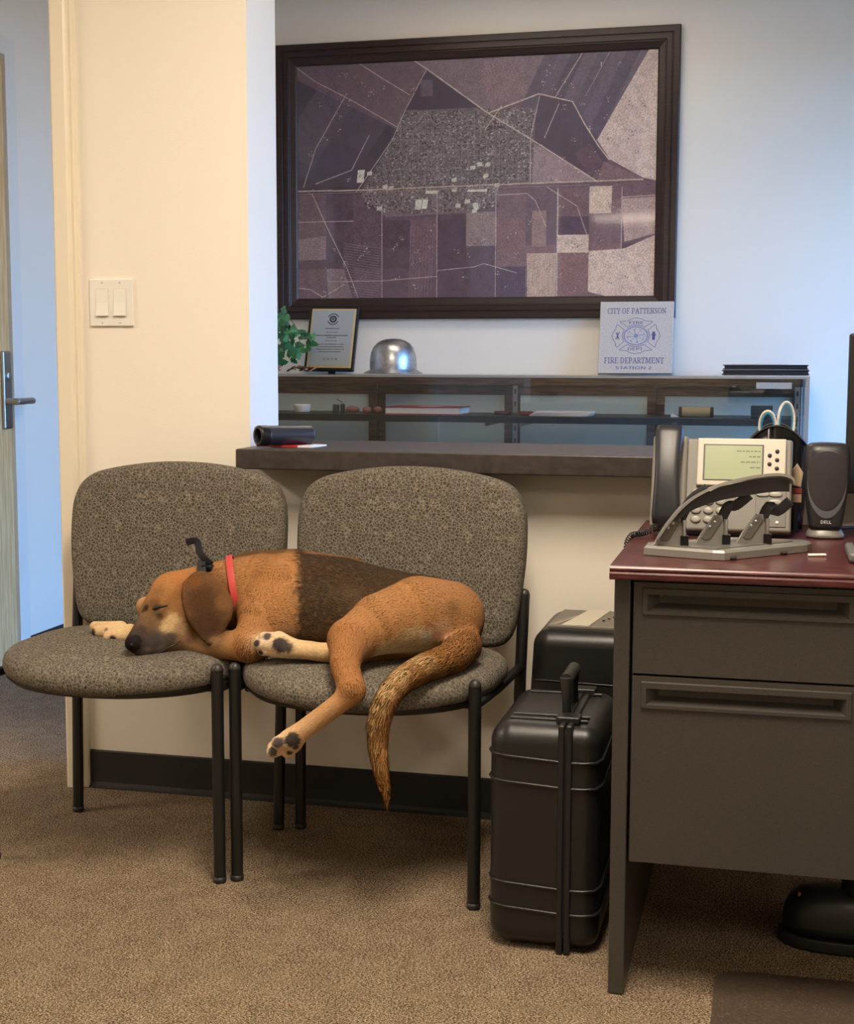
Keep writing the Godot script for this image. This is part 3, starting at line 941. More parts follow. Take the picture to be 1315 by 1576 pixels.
# surface nets of the summed field inside lo..hi with cell h; cells inside skip boxes are left to a finer grid
func net(lo: Vector3, hi: Vector3, h: float, skip: Array, ears := false) -> void:
	var nx := int((hi.x - lo.x) / h) + 2
	var ny := int((hi.y - lo.y) / h) + 2
	var nz := int((hi.z - lo.z) / h) + 2
	var f := PackedFloat32Array()
	f.resize(nx * ny * nz)
	var groups := {}
	for s in segs:
		if (s.g == "ear") != ears:
			continue
		if not groups.has(s.g):
			groups[s.g] = []
		groups[s.g].append(s)
	var pad := 0.024
	for g in groups:
		var tmp := {}
		var best := PackedFloat32Array()
		var blo := Vector3i(1 << 20, 1 << 20, 1 << 20)
		var bhi := Vector3i(-1, -1, -1)
		var boxes := []
		for s in groups[g]:
			var rm: float = maxf(s.r, s.r + s.dr) + pad
			var e: Vector3 = s.a + s.d
			var l: Vector3 = s.a.min(e) - Vector3.ONE * rm
			var u: Vector3 = s.a.max(e) + Vector3.ONE * rm
			var il := Vector3i(((l - lo) / h).ceil()).max(Vector3i.ZERO)
			var iu := Vector3i(((u - lo) / h).floor()).min(Vector3i(nx - 1, ny - 1, nz - 1))
			boxes.append([il, iu])
			if il.x <= iu.x and il.y <= iu.y and il.z <= iu.z:
				blo = blo.min(il); bhi = bhi.max(iu)
		if bhi.x < 0:
			continue
		var sx := bhi.x - blo.x + 1
		var sy := bhi.y - blo.y + 1
		var sz := bhi.z - blo.z + 1
		best.resize(sx * sy * sz)
		for k in boxes.size():
			var s: Dictionary = groups[g][k]
			var il: Vector3i = boxes[k][0]
			var iu: Vector3i = boxes[k][1]
			var a: Vector3 = s.a; var d: Vector3 = s.d
			var il2: float = 1.0 / s.l
			var r: float = s.r; var dr: float = s.dr
			for iz in range(il.z, iu.z + 1):
				for iy in range(il.y, iu.y + 1):
					var base := ((iz - blo.z) * sy + iy - blo.y) * sx - blo.x
					var p := Vector3(lo.x + il.x * h, lo.y + iy * h, lo.z + iz * h) - a
					for ix in range(il.x, iu.x + 1):
						var t := clampf(p.dot(d) * il2, 0.0, 1.0)
						var e := exp(-KS * (maxf((p - d * t).length() - r - dr * t, -0.02)))
						if e > best[base + ix]:
							best[base + ix] = e
						p.x += h
		for iz in sz:
			for iy in sy:
				var b0 := (iz * sy + iy) * sx
				var f0 := ((iz + blo.z) * ny + iy + blo.y) * nx + blo.x
				for ix in sx:
					f[f0 + ix] += best[b0 + ix]
	# vertices
	var id := PackedInt32Array()
	id.resize(nx * ny * nz)
	var oy := nx
	var oz := nx * ny
	var offs := [0, 1, oy, oy + 1, oz, oz + 1, oz + oy, oz + oy + 1]
	var cor := [Vector3(0, 0, 0), Vector3(1, 0, 0), Vector3(0, 1, 0), Vector3(1, 1, 0), Vector3(0, 0, 1), Vector3(1, 0, 1), Vector3(0, 1, 1), Vector3(1, 1, 1)]
	var edges := [[0, 1], [2, 3], [4, 5], [6, 7], [0, 2], [1, 3], [4, 6], [5, 7], [0, 4], [1, 5], [2, 6], [3, 7]]
	for iz in nz - 1:
		for iy in ny - 1:
			var i := (iz * ny + iy) * nx
			for ix in nx - 1:
				var a0 := f[i] >= 1.0
				if (f[i + 1] >= 1.0) == a0 and (f[i + oy] >= 1.0) == a0 and (f[i + oy + 1] >= 1.0) == a0 and (f[i + oz] >= 1.0) == a0 and (f[i + oz + 1] >= 1.0) == a0 and (f[i + oz + oy] >= 1.0) == a0 and (f[i + oz + oy + 1] >= 1.0) == a0:
					i += 1
					continue
				var val := PackedFloat32Array()
				for o in offs:
					val.append(log(maxf(f[i + o], 1e-9)))
				var sum := Vector3.ZERO
				var cnt := 0
				for e in edges:
					var va := val[e[0]]; var vb := val[e[1]]
					if (va >= 0.0) != (vb >= 0.0):
						sum += (cor[e[0]] as Vector3).lerp(cor[e[1]], va / (va - vb))
						cnt += 1
				dv.append(lo + (Vector3(ix, iy, iz) + sum / cnt) * h)
				id[i] = dv.size()
				i += 1
	# faces
	for iz in range(1, nz - 1):
		for iy in range(1, ny - 1):
			for ix in range(1, nx - 1):
				var i := (iz * ny + iy) * nx + ix
				if id[i] == 0:
					continue
				if skip.size() > 0:
					var p := dv[id[i] - 1]
					var drop := false
					for b in skip:
						if (b as AABB).has_point(p):
							drop = true
							break
					if drop:
						continue
				var in0 := f[i] >= 1.0
				for ax in 3:
					var o: int = [1, oy, oz][ax]
					if (f[i + o] >= 1.0) == in0:
						continue
					var o1: int = [oy, oz, 1][ax]
					var o2: int = [oz, 1, oy][ax]
					var A := id[i] - 1; var B := id[i - o1] - 1; var C := id[i - o1 - o2] - 1; var D := id[i - o2] - 1
					if A < 0 or B < 0 or C < 0 or D < 0:
						continue
					if in0:
						di.append_array([A, C, B, A, D, C])
					else:
						di.append_array([A, B, C, A, C, D])

func coat_at(p: Vector3, patches: Array) -> Array:
	var c := Color(0, 0, 0)
	var w := 0.0
	var torso := 0.0
	var bd := 1e9
	var flow := Vector3.RIGHT
	var bg := ""
	for s in segs:
		var a: Vector3 = s.a; var d: Vector3 = s.d
		var v := p - a
		var t := clampf(v.dot(d) / s.l, 0.0, 1.0)
		var dist: float = (v - d * t).length() - s.r - s.dr * t
		if dist > 0.05:
			continue
		var e := exp(-110.0 * dist)
		var k: Color = s.c0.lerp(s.c1, t)
		c += k * e
		w += e
		if s.g == "torso" or s.g == "belly" or s.g == "withers":
			torso += e
		if dist < bd:
			bd = dist; flow = d; bg = s.g
	c /= maxf(w, 1e-9)
	c.a = 1.0
	var n1 := fur_noise.get_noise_3dv(p * 60.0)
	var n2 := fur_noise.get_noise_3dv(p * 260.0)
	# dark saddle over the flank, ragged at its front edge
	var edge := 0.220 + (p.z - 0.315) * 0.35 + n1 * 0.012 + n2 * 0.009
	var sad := smoothstep(edge - 0.006, edge + 0.012, p.x) * (torso / maxf(w, 1e-9))
	c = c.lerp(lin(rgb(62, 49, 35)), clampf(sad * 1.05, 0, 1) * (1.0 - smoothstep(0.50, 0.60, p.x)))
	var strand := fur_noise.get_noise_3d(p.x * 120.0, p.y * 420.0, p.z * 420.0)
	c = c.lerp(lin(rgb(112, 84, 54)), clampf(sad, 0, 1) * clampf(strand * 1.1 - 0.05, 0, 0.5))
	for s in patches:
		var dd := p.distance_to(s[0]) * (1.0 + ((n1 + n2) * 0.25 if s[1] > 0.0085 else 0.0))
		if dd < s[1] + s[2]:
			c = c.lerp(s[3], 1.0 - smoothstep(s[1] - s[2] * 0.6, s[1] + s[2], dd))
	return [c, flow.normalized() if flow.length() > 1e-6 else Vector3(1, 0, 0), bg]

func build_dog() -> void:
	fur_noise.seed = 9
	fur_noise.frequency = 1.0
	fur_noise.fractal_octaves = 2
	build_segments()
	var head := AABB(Vector3(-0.10, 0.44, 0.37), Vector3(0.25, 0.24, 0.235))
	var pf := AABB(Vector3(-0.25, 0.45, 0.355), Vector3(0.15, 0.075, 0.105))
	var pl := AABB(Vector3(0.28, 0.305, 0.665), Vector3(0.095, 0.085, 0.09))
	var pr := AABB(Vector3(0.20, 0.465, 0.50), Vector3(0.085, 0.085, 0.09))
	var sk := []
	for b in [head, pf, pl, pr]:
		sk.append(b.grow(-0.006))
	net(Vector3(-0.14, 0.22, 0.22), Vector3(0.70, 0.70, 0.78), 0.0055, sk)
	net(head.position, head.end, 0.0028, [pf.grow(-0.002)])
	net(Vector3(0.0, 0.47, 0.42), Vector3(0.16, 0.67, 0.55), 0.0026, [], true)
	net(pf.position, pf.end, 0.003, [])
	net(pl.position, pl.end, 0.0028, [])
	net(pr.position, pr.end, 0.0028, [])
	var nn := PackedVector3Array()
	nn.resize(dv.size())
	for i in range(0, di.size(), 3):
		var a := dv[di[i]]; var b := dv[di[i + 1]]; var c := dv[di[i + 2]]
		var fn := (c - a).cross(b - a)
		nn[di[i]] += fn; nn[di[i + 1]] += fn; nn[di[i + 2]] += fn
	var patches := []
	for s in coat_patches():
		# settle each patch on the nearest point of the skin
		var p := Vector3(s[0], s[1], s[2])
		var bi := 0
		var b := 1e9
		for i in dv.size():
			var q := p.distance_squared_to(dv[i])
			if q < b:
				b = q; bi = i
		patches.append([dv[bi], s[3], s[4], lin(rgb(s[5], s[6], s[7]))])
	var cols := PackedColorArray()
	var flows := PackedVector3Array()
	var kinds := PackedByteArray()
	for i in dv.size():
		nn[i] = nn[i].normalized()
		var r := coat_at(dv[i], patches)
		cols.append(r[0]); flows.append(r[1])
		var g: String = r[2]
		var k := 0
		if g == "tail":
			k = 1
		elif g in ["cranium", "forehead", "brownear", "browfar", "cheek", "ear", "jaw", "flew", "flewfar", "bridge", "lidnear", "forearm", "hockmeta", "metaR"]:
			k = 2
		elif g in ["nosepad", "toeF", "toeL", "toeR"]:
			k = 3
		kinds.append(k)
	var arr := []
	arr.resize(Mesh.ARRAY_MAX)
	arr[Mesh.ARRAY_VERTEX] = dv
	arr[Mesh.ARRAY_NORMAL] = nn
	arr[Mesh.ARRAY_COLOR] = cols
	arr[Mesh.ARRAY_INDEX] = di
	var am := ArrayMesh.new()
	am.add_surface_from_arrays(Mesh.PRIMITIVE_TRIANGLES, arr)
	var fm := mat(Color.WHITE, 0.8, 0.0, 0.25)
	fm.vertex_color_use_as_albedo = true
	# fine lie of the hair in the coat's own colour and relief
	var hair := streak_bytes(512, 91, 0.06, 5)
	var bm := triplanar(fm.duplicate(), 0.16)
	bm.albedo_texture = ramp_tex(512, 512, hair, [[50, rgb(210, 205, 200)], [128, rgb(246, 245, 244)], [205, rgb(255, 255, 255)]])
	bm.normal_enabled = true
	bm.normal_texture = bump_tex(512, 512, hair, 3.0)
	bm.normal_scale = 0.5
	var t := thing("dog", "tan hound with a dark saddle asleep across two waiting chairs", "dog")
	var body := put(t, "body", am, bm)
	body.set_meta("label", "tan, dark brown and cream short-haired body with grey muzzle")
	# short hairs lying along the skin
	var rng := RandomNumberGenerator.new()
	rng.seed = 77
	var hv := PackedVector3Array(); var hn := PackedVector3Array(); var hc := PackedColorArray()
	for i in range(0, di.size(), 3):
		var ia := di[i]; var ib := di[i + 1]; var ic := di[i + 2]
		var k := kinds[ia]
		if k == 3:
			continue
		var a := dv[ia]; var b := dv[ib]; var c := dv[ic]
		var area := (b - a).cross(c - a).length() * 0.5
		var nrm := nn[ia]
		if nrm.z < -0.5 or nrm.y < -0.75:
			continue
		var per := [5.5e-6, 5.0e-6, 5.5e-6][k] as float
		var cnt := area / per
		var m := int(cnt) + (1 if rng.randf() < cnt - int(cnt) else 0)
		for j in m:
			var u := rng.randf(); var v := rng.randf()
			if u + v > 1.0:
				u = 1.0 - u; v = 1.0 - v
			var p := a + (b - a) * u + (c - a) * v
			var fl := flows[ia]
			var tg := fl - nrm * fl.dot(nrm)
			tg += Vector3(rng.randf_range(-1, 1), rng.randf_range(-1, 1), rng.randf_range(-1, 1)) * 0.22 + Vector3(0, -0.08, 0)
			tg = (tg - nrm * tg.dot(nrm)).normalized()
			var ln := [0.010, 0.016, 0.0050][k] as float
			ln *= rng.randf_range(0.6, 1.2)
			var lift := [0.065, 0.065, 0.07][k] as float
			if k == 1 and rng.randf() < 0.12:
				lift = 0.30
				ln *= 1.25
			var tip := p + (tg + nrm * lift * rng.randf_range(0.5, 1.4)) * ln
			var sd := tg.cross(nrm) * ([0.0003, 0.00035, 0.00025][k] as float)
			var col := cols[ia] * (rng.randf_range(0.76, 1.28) if rng.randf() > 0.08 else 1.5)
			hv.append(p - sd - nrm * 0.0006); hv.append(p + sd - nrm * 0.0006); hv.append(tip)
			for q in 3:
				hn.append(nrm); hc.append(col)
	var ha := []
	ha.resize(Mesh.ARRAY_MAX)
	ha[Mesh.ARRAY_VERTEX] = hv
	ha[Mesh.ARRAY_NORMAL] = hn
	ha[Mesh.ARRAY_COLOR] = hc
	var hm := ArrayMesh.new()
	hm.add_surface_from_arrays(Mesh.PRIMITIVE_TRIANGLES, ha)
	var fur := put(t, "fur", hm, fm)
	fur.set_meta("kind", "stuff")
	fur.set_meta("label", "short glossy hair of the hound")
	print("dog ", dv.size(), " verts ", di.size() / 3, " tris ", hv.size() / 3, " hairs")
	# closed eye, lip line and nostril follow the skin
	skin_line(t, "closed_eyelid", [Vector3(-0.0358, 0.5567, 0.5100), Vector3(-0.0275, 0.5602, 0.5120), Vector3(-0.0173, 0.5639, 0.5150), Vector3(-0.0084, 0.5671, 0.5150), Vector3(0.0004, 0.5702, 0.5150), Vector3(0.0078, 0.5714, 0.5120)], 0.0026, mat(rgb(30, 22, 18), 0.5), nn)
	skin_line(t, "lip_line", [Vector3(-0.0135, 0.4700, 0.5400), Vector3(-0.0026, 0.4709, 0.5350), Vector3(0.0097, 0.4740, 0.5300), Vector3(0.0244, 0.4795, 0.5300), Vector3(0.0353, 0.4846, 0.5250), Vector3(0.0463, 0.4924, 0.5200)], 0.0016, mat(rgb(44, 37, 37), 0.5), nn)
	skin_line(t, "nostril", [Vector3(-0.0367, 0.5065, 0.6000), Vector3(-0.0368, 0.4998, 0.6000), Vector3(-0.0311, 0.4974, 0.6000)], 0.0030, mat(rgb(10, 9, 9), 0.6), nn)
	build_collars()

func skin_line(parent: Node, called: String, pts: Array, r: float, m: Material, nn: PackedVector3Array) -> void:
	var path := []
	for p in pts:
		var at: Vector3 = p
		for it in 3:
			var bi := 0
			var b := 1e9
			for i in dv.size():
				var q: float = at.distance_squared_to(dv[i])
				if q < b:
					b = q; bi = i
			# settle the depth only: onto the skin's plane at the nearest point
			var off: Vector3 = at - dv[bi]
			at -= nn[bi] * (off.dot(nn[bi]) - r * 0.25)
		path.append(at)
	path = smooth_path(path, 5)
	var sc := []
	for k in path.size():
		sc.append(0.45 + 0.65 * sin(PI * k / (path.size() - 1)))
	one(parent, called, tube(path, r, 8, sc), m, true)

func build_collars() -> void:
	# both collars lie round the neck: rings square to its axis
	var band := func(c: Vector3, axis: Vector3, r: float, w: float, th: float, squash: float) -> PackedVector3Array:
		axis = axis.normalized()
		var u := Vector3.UP - axis * axis.y
		u = u.normalized()
		var s := axis.cross(u)
		var path := []
		for k in 41:
			var a := TAU * k / 40.0
			path.append(c + u * cos(a) * r + s * sin(a) * r * squash)
		var t := PackedVector3Array()
		var rings := []
		for k in 40:
			var rad: Vector3 = (path[k] - c).normalized()
			rings.append([path[k] - axis * w / 2, path[k] + axis * w / 2, path[k] + axis * w / 2 + rad * th, path[k] - axis * w / 2 + rad * th])
		for k in 40:
			var A: Array = rings[k]; var B: Array = rings[(k + 1) % 40]
			for j in 4:
				var j1 := (j + 1) % 4
				q4(t, A[j], A[j1], B[j1], B[j])
		return t
	var red := thing("red_collar", "narrow red webbing collar round the sleeping dog's neck", "collar", Vector3.ZERO)
	one(red, "band", band.call(Vector3(0.112, 0.589, 0.392), Vector3(1.0, 0.18, -0.35), 0.0745, 0.014, 0.0025, 1.0), mat(rgb(186, 62, 56), 0.6), true)
	var blk := thing("black_collar", "black webbing collar with its loose end standing up behind the dog's ear", "collar", Vector3.ZERO)
	one(blk, "band", band.call(Vector3(0.066, 0.587, 0.401), Vector3(1.0, 0.35, -0.25), 0.0715, 0.018, 0.003, 1.0), mat(rgb(28, 28, 34), 0.6), true)
	var strap := smooth_path([Vector3(0.072, 0.648, 0.425), Vector3(0.056, 0.662, 0.43), Vector3(0.046, 0.676, 0.43), Vector3(0.042, 0.694, 0.428), Vector3(0.035, 0.699, 0.43), Vector3(0.018, 0.695, 0.435)], 5)
	one(blk, "strap_end", sweep(strap, rect(0.015, 0.0025), [], Vector3(-0.5, 0.3, 0.8)), mat(rgb(30, 30, 38), 0.6), true)
	one(blk, "buckle", rbox(Vector3(0.066, 0.643, 0.437), Vector3(0.026, 0.012, 0.02), 0.004, 2), M.black_gloss, true)

# ---------------------------------------------------------------- desk
func drawer(parent: Node, x0: float, x1: float, y0: float, y1: float, zf: float) -> void:
	# steel front with a raised surround and a tapering recessed pull along its top
	var px0 := x0 + 0.014; var px1 := x1 - 0.014
	var py1 := y1 - 0.009; var py0 := py1 - 0.046
	var ix0 := px0 + 0.009; var ix1 := px1 - 0.009
	var iy0 := py0 + 0.007; var iy1 := py1 - 0.011
	var fr := MB.new()
	fr.add(span(x0, x1, y0, py0, zf - 0.018, zf))
	fr.add(span(x0, x1, py1, y1, zf - 0.018, zf))
	fr.add(span(x0, px0, py0, py1, zf - 0.018, zf))
	fr.add(span(px1, x1, py0, py1, zf - 0.018, zf))
	var d := put(parent, "drawer", fr, M.steel_grey)
	# surround: a frame whose faces slope to the recess
	var t := PackedVector3Array()
	var zr := zf + 0.004
	var zd := zf - 0.022
	var O := [Vector3(px0, py0, zf), Vector3(px1, py0, zf), Vector3(px1, py1, zf), Vector3(px0, py1, zf)]
	var A := [Vector3(px0 + 0.0015, py0 + 0.0015, zr), Vector3(px1 - 0.0015, py0 + 0.0015, zr), Vector3(px1 - 0.0015, py1 - 0.0015, zr), Vector3(px0 + 0.0015, py1 - 0.0015, zr)]
	var B := [Vector3(ix0, iy0, zr), Vector3(ix1, iy0, zr), Vector3(ix1, iy1, zr), Vector3(ix0, iy1, zr)]
	var C := [Vector3(ix0 + 0.018, iy0 + 0.011, zd), Vector3(ix1 - 0.018, iy0 + 0.011, zd), Vector3(ix1 - 0.018, iy1 - 0.001, zd), Vector3(ix0 + 0.018, iy1 - 0.001, zd)]
	for r in [[O, A], [A, B], [B, C]]:
		for k in 4:
			var k1 := (k + 1) % 4
			q4(t, r[0][k1], r[0][k], r[1][k], r[1][k1])
	q4(t, C[3], C[2], C[1], C[0])
	var mb := MB.new()
	mb.add(t, false, 0.5, false)
	put(d, "recessed_pull", mb, M.steel_grey)

func build_desk() -> void:
	var t := thing("office_desk", "dark grey steel desk with a mahogany laminate top and drawers", "desk", Vector3.ZERO)
	# top with a grooved front edge
	var prof := PackedVector2Array([Vector2(0.20, 0.722), Vector2(0.20, 0.745), Vector2(0.893, 0.745), Vector2(0.897, 0.7440), Vector2(0.8995, 0.7415), Vector2(0.9005, 0.7390), Vector2(0.8975, 0.7378), Vector2(0.8975, 0.7366), Vector2(0.9010, 0.7352), Vector2(0.9025, 0.7325), Vector2(0.9025, 0.7260), Vector2(0.9005, 0.7232), Vector2(0.897, 0.722)])
	var top := MB.new()
	top.add(Transform3D(Basis(Vector3(0, 0, 1), Vector3(0, 1, 0), Vector3(1, 0, 0)), Vector3.ZERO) * prism(prof, 0.968, 2.55))
	put(t, "desktop", top, M.mahogany)
	one(t, "end_panel", rspan(0.974, 1.001, 0.001, 0.7215, 0.23, 0.876, 0.003, 1), M.steel_grey, true)
	one(t, "end_panel", rspan(2.515, 2.542, 0.001, 0.7215, 0.23, 0.876, 0.003, 1), M.steel_grey, true)
	one(t, "modesty_panel", span(1.001, 2.515, 0.24, 0.7215, 0.25, 0.262), M.steel_grey)
	# drawer pedestal hung under the top
	var ped := MB.new()
	ped.add(span(1.003, 1.007, 0.235, 0.7215, 0.30, 0.855))
	ped.add(span(1.374, 1.380, 0.235, 0.7215, 0.30, 0.866))
	ped.add(span(1.007, 1.374, 0.235, 0.239, 0.30, 0.855))
	ped.add(span(1.007, 1.374, 0.239, 0.7215, 0.30, 0.306))
	put(t, "pedestal", ped, M.steel_dark)
	drawer(t, 1.0065, 1.373, 0.5625, 0.7165, 0.876)
	drawer(t, 1.0065, 1.373, 0.2385, 0.5585, 0.876)
	# floor mat before the desk
	var mp := PackedVector2Array()
	for q in [[1.150, 1.9], [1.150, 0.80]]:
		mp.append(Vector2(q[0], q[1]))
	for k in 5:
		var a := PI + PI / 2 * k / 4.0
		mp.append(Vector2(1.200 + cos(a) * 0.05, 0.787 + sin(a) * 0.05))
	mp.append(Vector2(2.3, 0.71)); mp.append(Vector2(2.3, 1.9))
	var fm := triplanar(mat(Color.WHITE, 0.34), 0.25)
	fm.albedo_texture = ramp_tex(256, 256, noise_bytes(256, 256, FastNoiseLite.TYPE_VALUE, 0.35, 81, 2), [[60, rgb(72, 61, 51)], [190, rgb(88, 76, 65)], [235, rgb(130, 116, 100)]])
	var mb := MB.new()
	mb.add(Transform3D(Basis(Vector3(1, 0, 0), Vector3(0, 0, 1), Vector3(0, 1, 0)), Vector3(0, 0.0008, 0)) * prism(mp, 0.0, 0.0035, 0.001))
	tag(put(self, "chair_mat", mb, fm), "dull brown vinyl chair mat on the carpet before the desk", "floor mat")
	# boot in the dark under the drawers
	var b := thing("rubber_boot", "black rubber boot standing in the dark under the desk drawers", "boot", Vector3(1.38, 0.0, 0.56))
	var o := superellipse(0.12, 0.062, 2.3, 32)
	one(b, "sole", cushion(o, [[0.97, 0.001], [1.0, 0.006], [1.0, 0.022], [0.97, 0.026]]), M.black_plastic, true, 0.3)
	one(b, "upper", cushion(o, [[0.95, 0.026], [0.96, 0.045], [0.93, 0.07], [0.85, 0.09], [0.7, 0.103], [0.4, 0.11]]), mat(rgb(30, 32, 31), 0.35), true, 0.1)
	one(b, "shaft", Transform3D(Basis.IDENTITY, Vector3(0.05, 0, 0)) * cushion(superellipse(0.062, 0.055, 2.1, 24), [[1.0, 0.08], [0.95, 0.13], [0.97, 0.20], [0.9, 0.20], [0.9, 0.19]]), mat(rgb(30, 32, 31), 0.4), true, 0.3)
	one(b, "pull_tab", rbox(Vector3(-0.085, 0.085, 0.02), Vector3(0.006, 0.03, 0.012), 0.002, 1), mat(rgb(120, 92, 40), 0.6), true)

# ---------------------------------------------------------------- cases on the floor
func build_floor_cases() -> void:
	# hard case on its end: base shell left, lid right, parting flange between
	var t := thing("hard_case", "black ribbed hard equipment case standing on end beside the desk", "case", Vector3(0.836, 0, 0.575))
	var W := 0.205; var H := 0.425; var D := 0.32
	var x0 := -W / 2; var xs := 0.040; var x1 := W / 2
	one(t, "base_shell", rspan(x0, xs + 0.036, 0.004, H, -D / 2, D / 2, 0.040, 5), M.case_black, true, 0.1)
	one(t, "lid", rspan(xs - 0.030, x1, 0.006, H - 0.002, -D / 2 + 0.002, D / 2 - 0.002, 0.032, 5), M.case_black, true, 0.1)
	one(t, "base_flange", rspan(xs - 0.013, xs - 0.001, 0.002, H + 0.004, -D / 2 - 0.004, D / 2 + 0.005, 0.004, 2), M.case_black, true)
	one(t, "lid_flange", rspan(xs + 0.001, xs + 0.013, 0.002, H + 0.004, -D / 2 - 0.004, D / 2 + 0.005, 0.004, 2), M.case_black, true)
	# ribs round each shell
	for y in [0.082, 0.128, 0.318, 0.366]:
		for s in [[x0, xs - 0.012], [xs + 0.012, x1]]:
			var p := []
			var r := 0.036
			var xa: float = s[0] - 0.001; var xb: float = s[1] + 0.001
			var out_left: bool = s[0] == x0
			var zz := D / 2 + 0.001
			if out_left:
				p = [Vector3(xb, y - 0.006, zz), Vector3(xa + r, y, zz), Vector3(xa + r * 0.3, y + 0.0005, zz - r * 0.3), Vector3(xa, y, zz - r), Vector3(xa, y, -zz + r), Vector3(xa + r * 0.3, y, -zz + r * 0.3), Vector3(xa + r, y, -zz), Vector3(xb, y, -zz)]
			else:
				p = [Vector3(xa, y - 0.006, zz), Vector3(xb - r * 0.8, y - 0.006, zz), Vector3(xb - r * 0.24, y - 0.006, zz - r * 0.24), Vector3(xb, y - 0.004, zz - r * 0.8), Vector3(xb, y, -zz + r), Vector3(xb - r * 0.3, y, -zz + r * 0.3), Vector3(xb - r, y, -zz), Vector3(xa, y, -zz)]
			one(t, "rib", tube(p, 0.0032, 8), M.case_black, true)
	# top frames and latches
	for z in [D / 2 - 0.045, D / 2 - 0.075, -D / 2 + 0.06]:
		one(t, "top_rib", tube([Vector3(x0 + 0.035, H + 0.001, z), Vector3(xs - 0.014, H + 0.001, z)], 0.0034, 8), M.case_black, true)
		one(t, "top_rib", tube([Vector3(xs + 0.014, H + 0.001, z), Vector3(x1 - 0.028, H + 0.001, z)], 0.0034, 8), M.case_black, true)
	for z in [0.115, -0.115]:
		one(t, "latch", rspan(xs - 0.022, xs + 0.022, H - 0.002, H + 0.012, z - 0.018, z + 0.018, 0.004, 2), M.case_black, true)
	# fold-up handle over the top
	var h := MB.new()
	h.add(tube([Vector3(0.028, H + 0.066, 0.072), Vector3(0.028, H + 0.066, -0.035)], 0.0125, 14), true)
	var grip := put(t, "handle", h, M.black_plastic)
	for z in [0.075, -0.03]:
		one(grip, "arm", tube([Vector3(0.030, H - 0.002, z), Vector3(0.029, H + 0.03, z), Vector3(0.028, H + 0.072, z)], 0.009, 10, [1.0, 0.85, 1.3]), M.black_plastic, true)
	# second, taller black case against the wall with a grey top
	var u := thing("equipment_box", "black plastic equipment box with a grey top against the wall behind the hard case", "box", Vector3(0.85, 0, 0.16))
	var o := []
	var sh := MB.new()
	sh.add(rspan(-0.108, 0.10, 0.002, 0.515, -0.14, 0.14, 0.035, 5), true, 0.1)
	for i in sh.v.size():
		var p := sh.v[i]
		p.x += -0.028 * (1.0 - p.y / 0.515) * (1.0 if p.x < 0 else 0.0)
		sh.v[i] = p
	put(u, "shell", sh, M.case_black)
	var tp := PackedVector2Array([Vector2(-0.083, 0.095), Vector2(-0.075, -0.10), Vector2(0.095, -0.10), Vector2(0.095, 0.095)])
	var up := Transform3D(Basis(Vector3(1, 0, 0), Vector3(0, 0, 1), Vector3(0, 1, 0)), Vector3(0, 0.5145, 0))
	one(u, "top_panel", up * prism(tp, 0.0, 0.006, 0.0015), mat(rgb(112, 106, 96), 0.5))
	one(u, "pale_strip", up * prism(PackedVector2Array([Vector2(-0.052, 0.094), Vector2(-0.018, -0.099), Vector2(0.030, -0.099), Vector2(0.006, 0.094)]), 0.006, 0.0075), mat(rgb(198, 190, 172), 0.5))
	one(u, "vent_strip", up * prism(PackedVector2Array([Vector2(-0.078, 0.094), Vector2(-0.040, -0.02), Vector2(-0.028, -0.02), Vector2(-0.062, 0.094)]), 0.006, 0.0072), mat(rgb(140, 134, 122), 0.5))
	for k in 3:
		one(u, "indicator", up * turned(lathe([[0.0, 0.0], [0.003, 0.0], [0.003, 0.002], [0.0, 0.002]], Vector3.ZERO, 8), Transform3D(Basis(Vector3(1, 0, 0), PI / 2), Vector3(0.03 + 0.009 * k, 0.03 - 0.022 * k, 0.0075))), M.black_plastic)
	one(u, "seam", tube([Vector3(-0.100, 0.41, 0.1405), Vector3(0.08, 0.405, 0.1405)], 0.0016, 6), M.black_gloss, true)

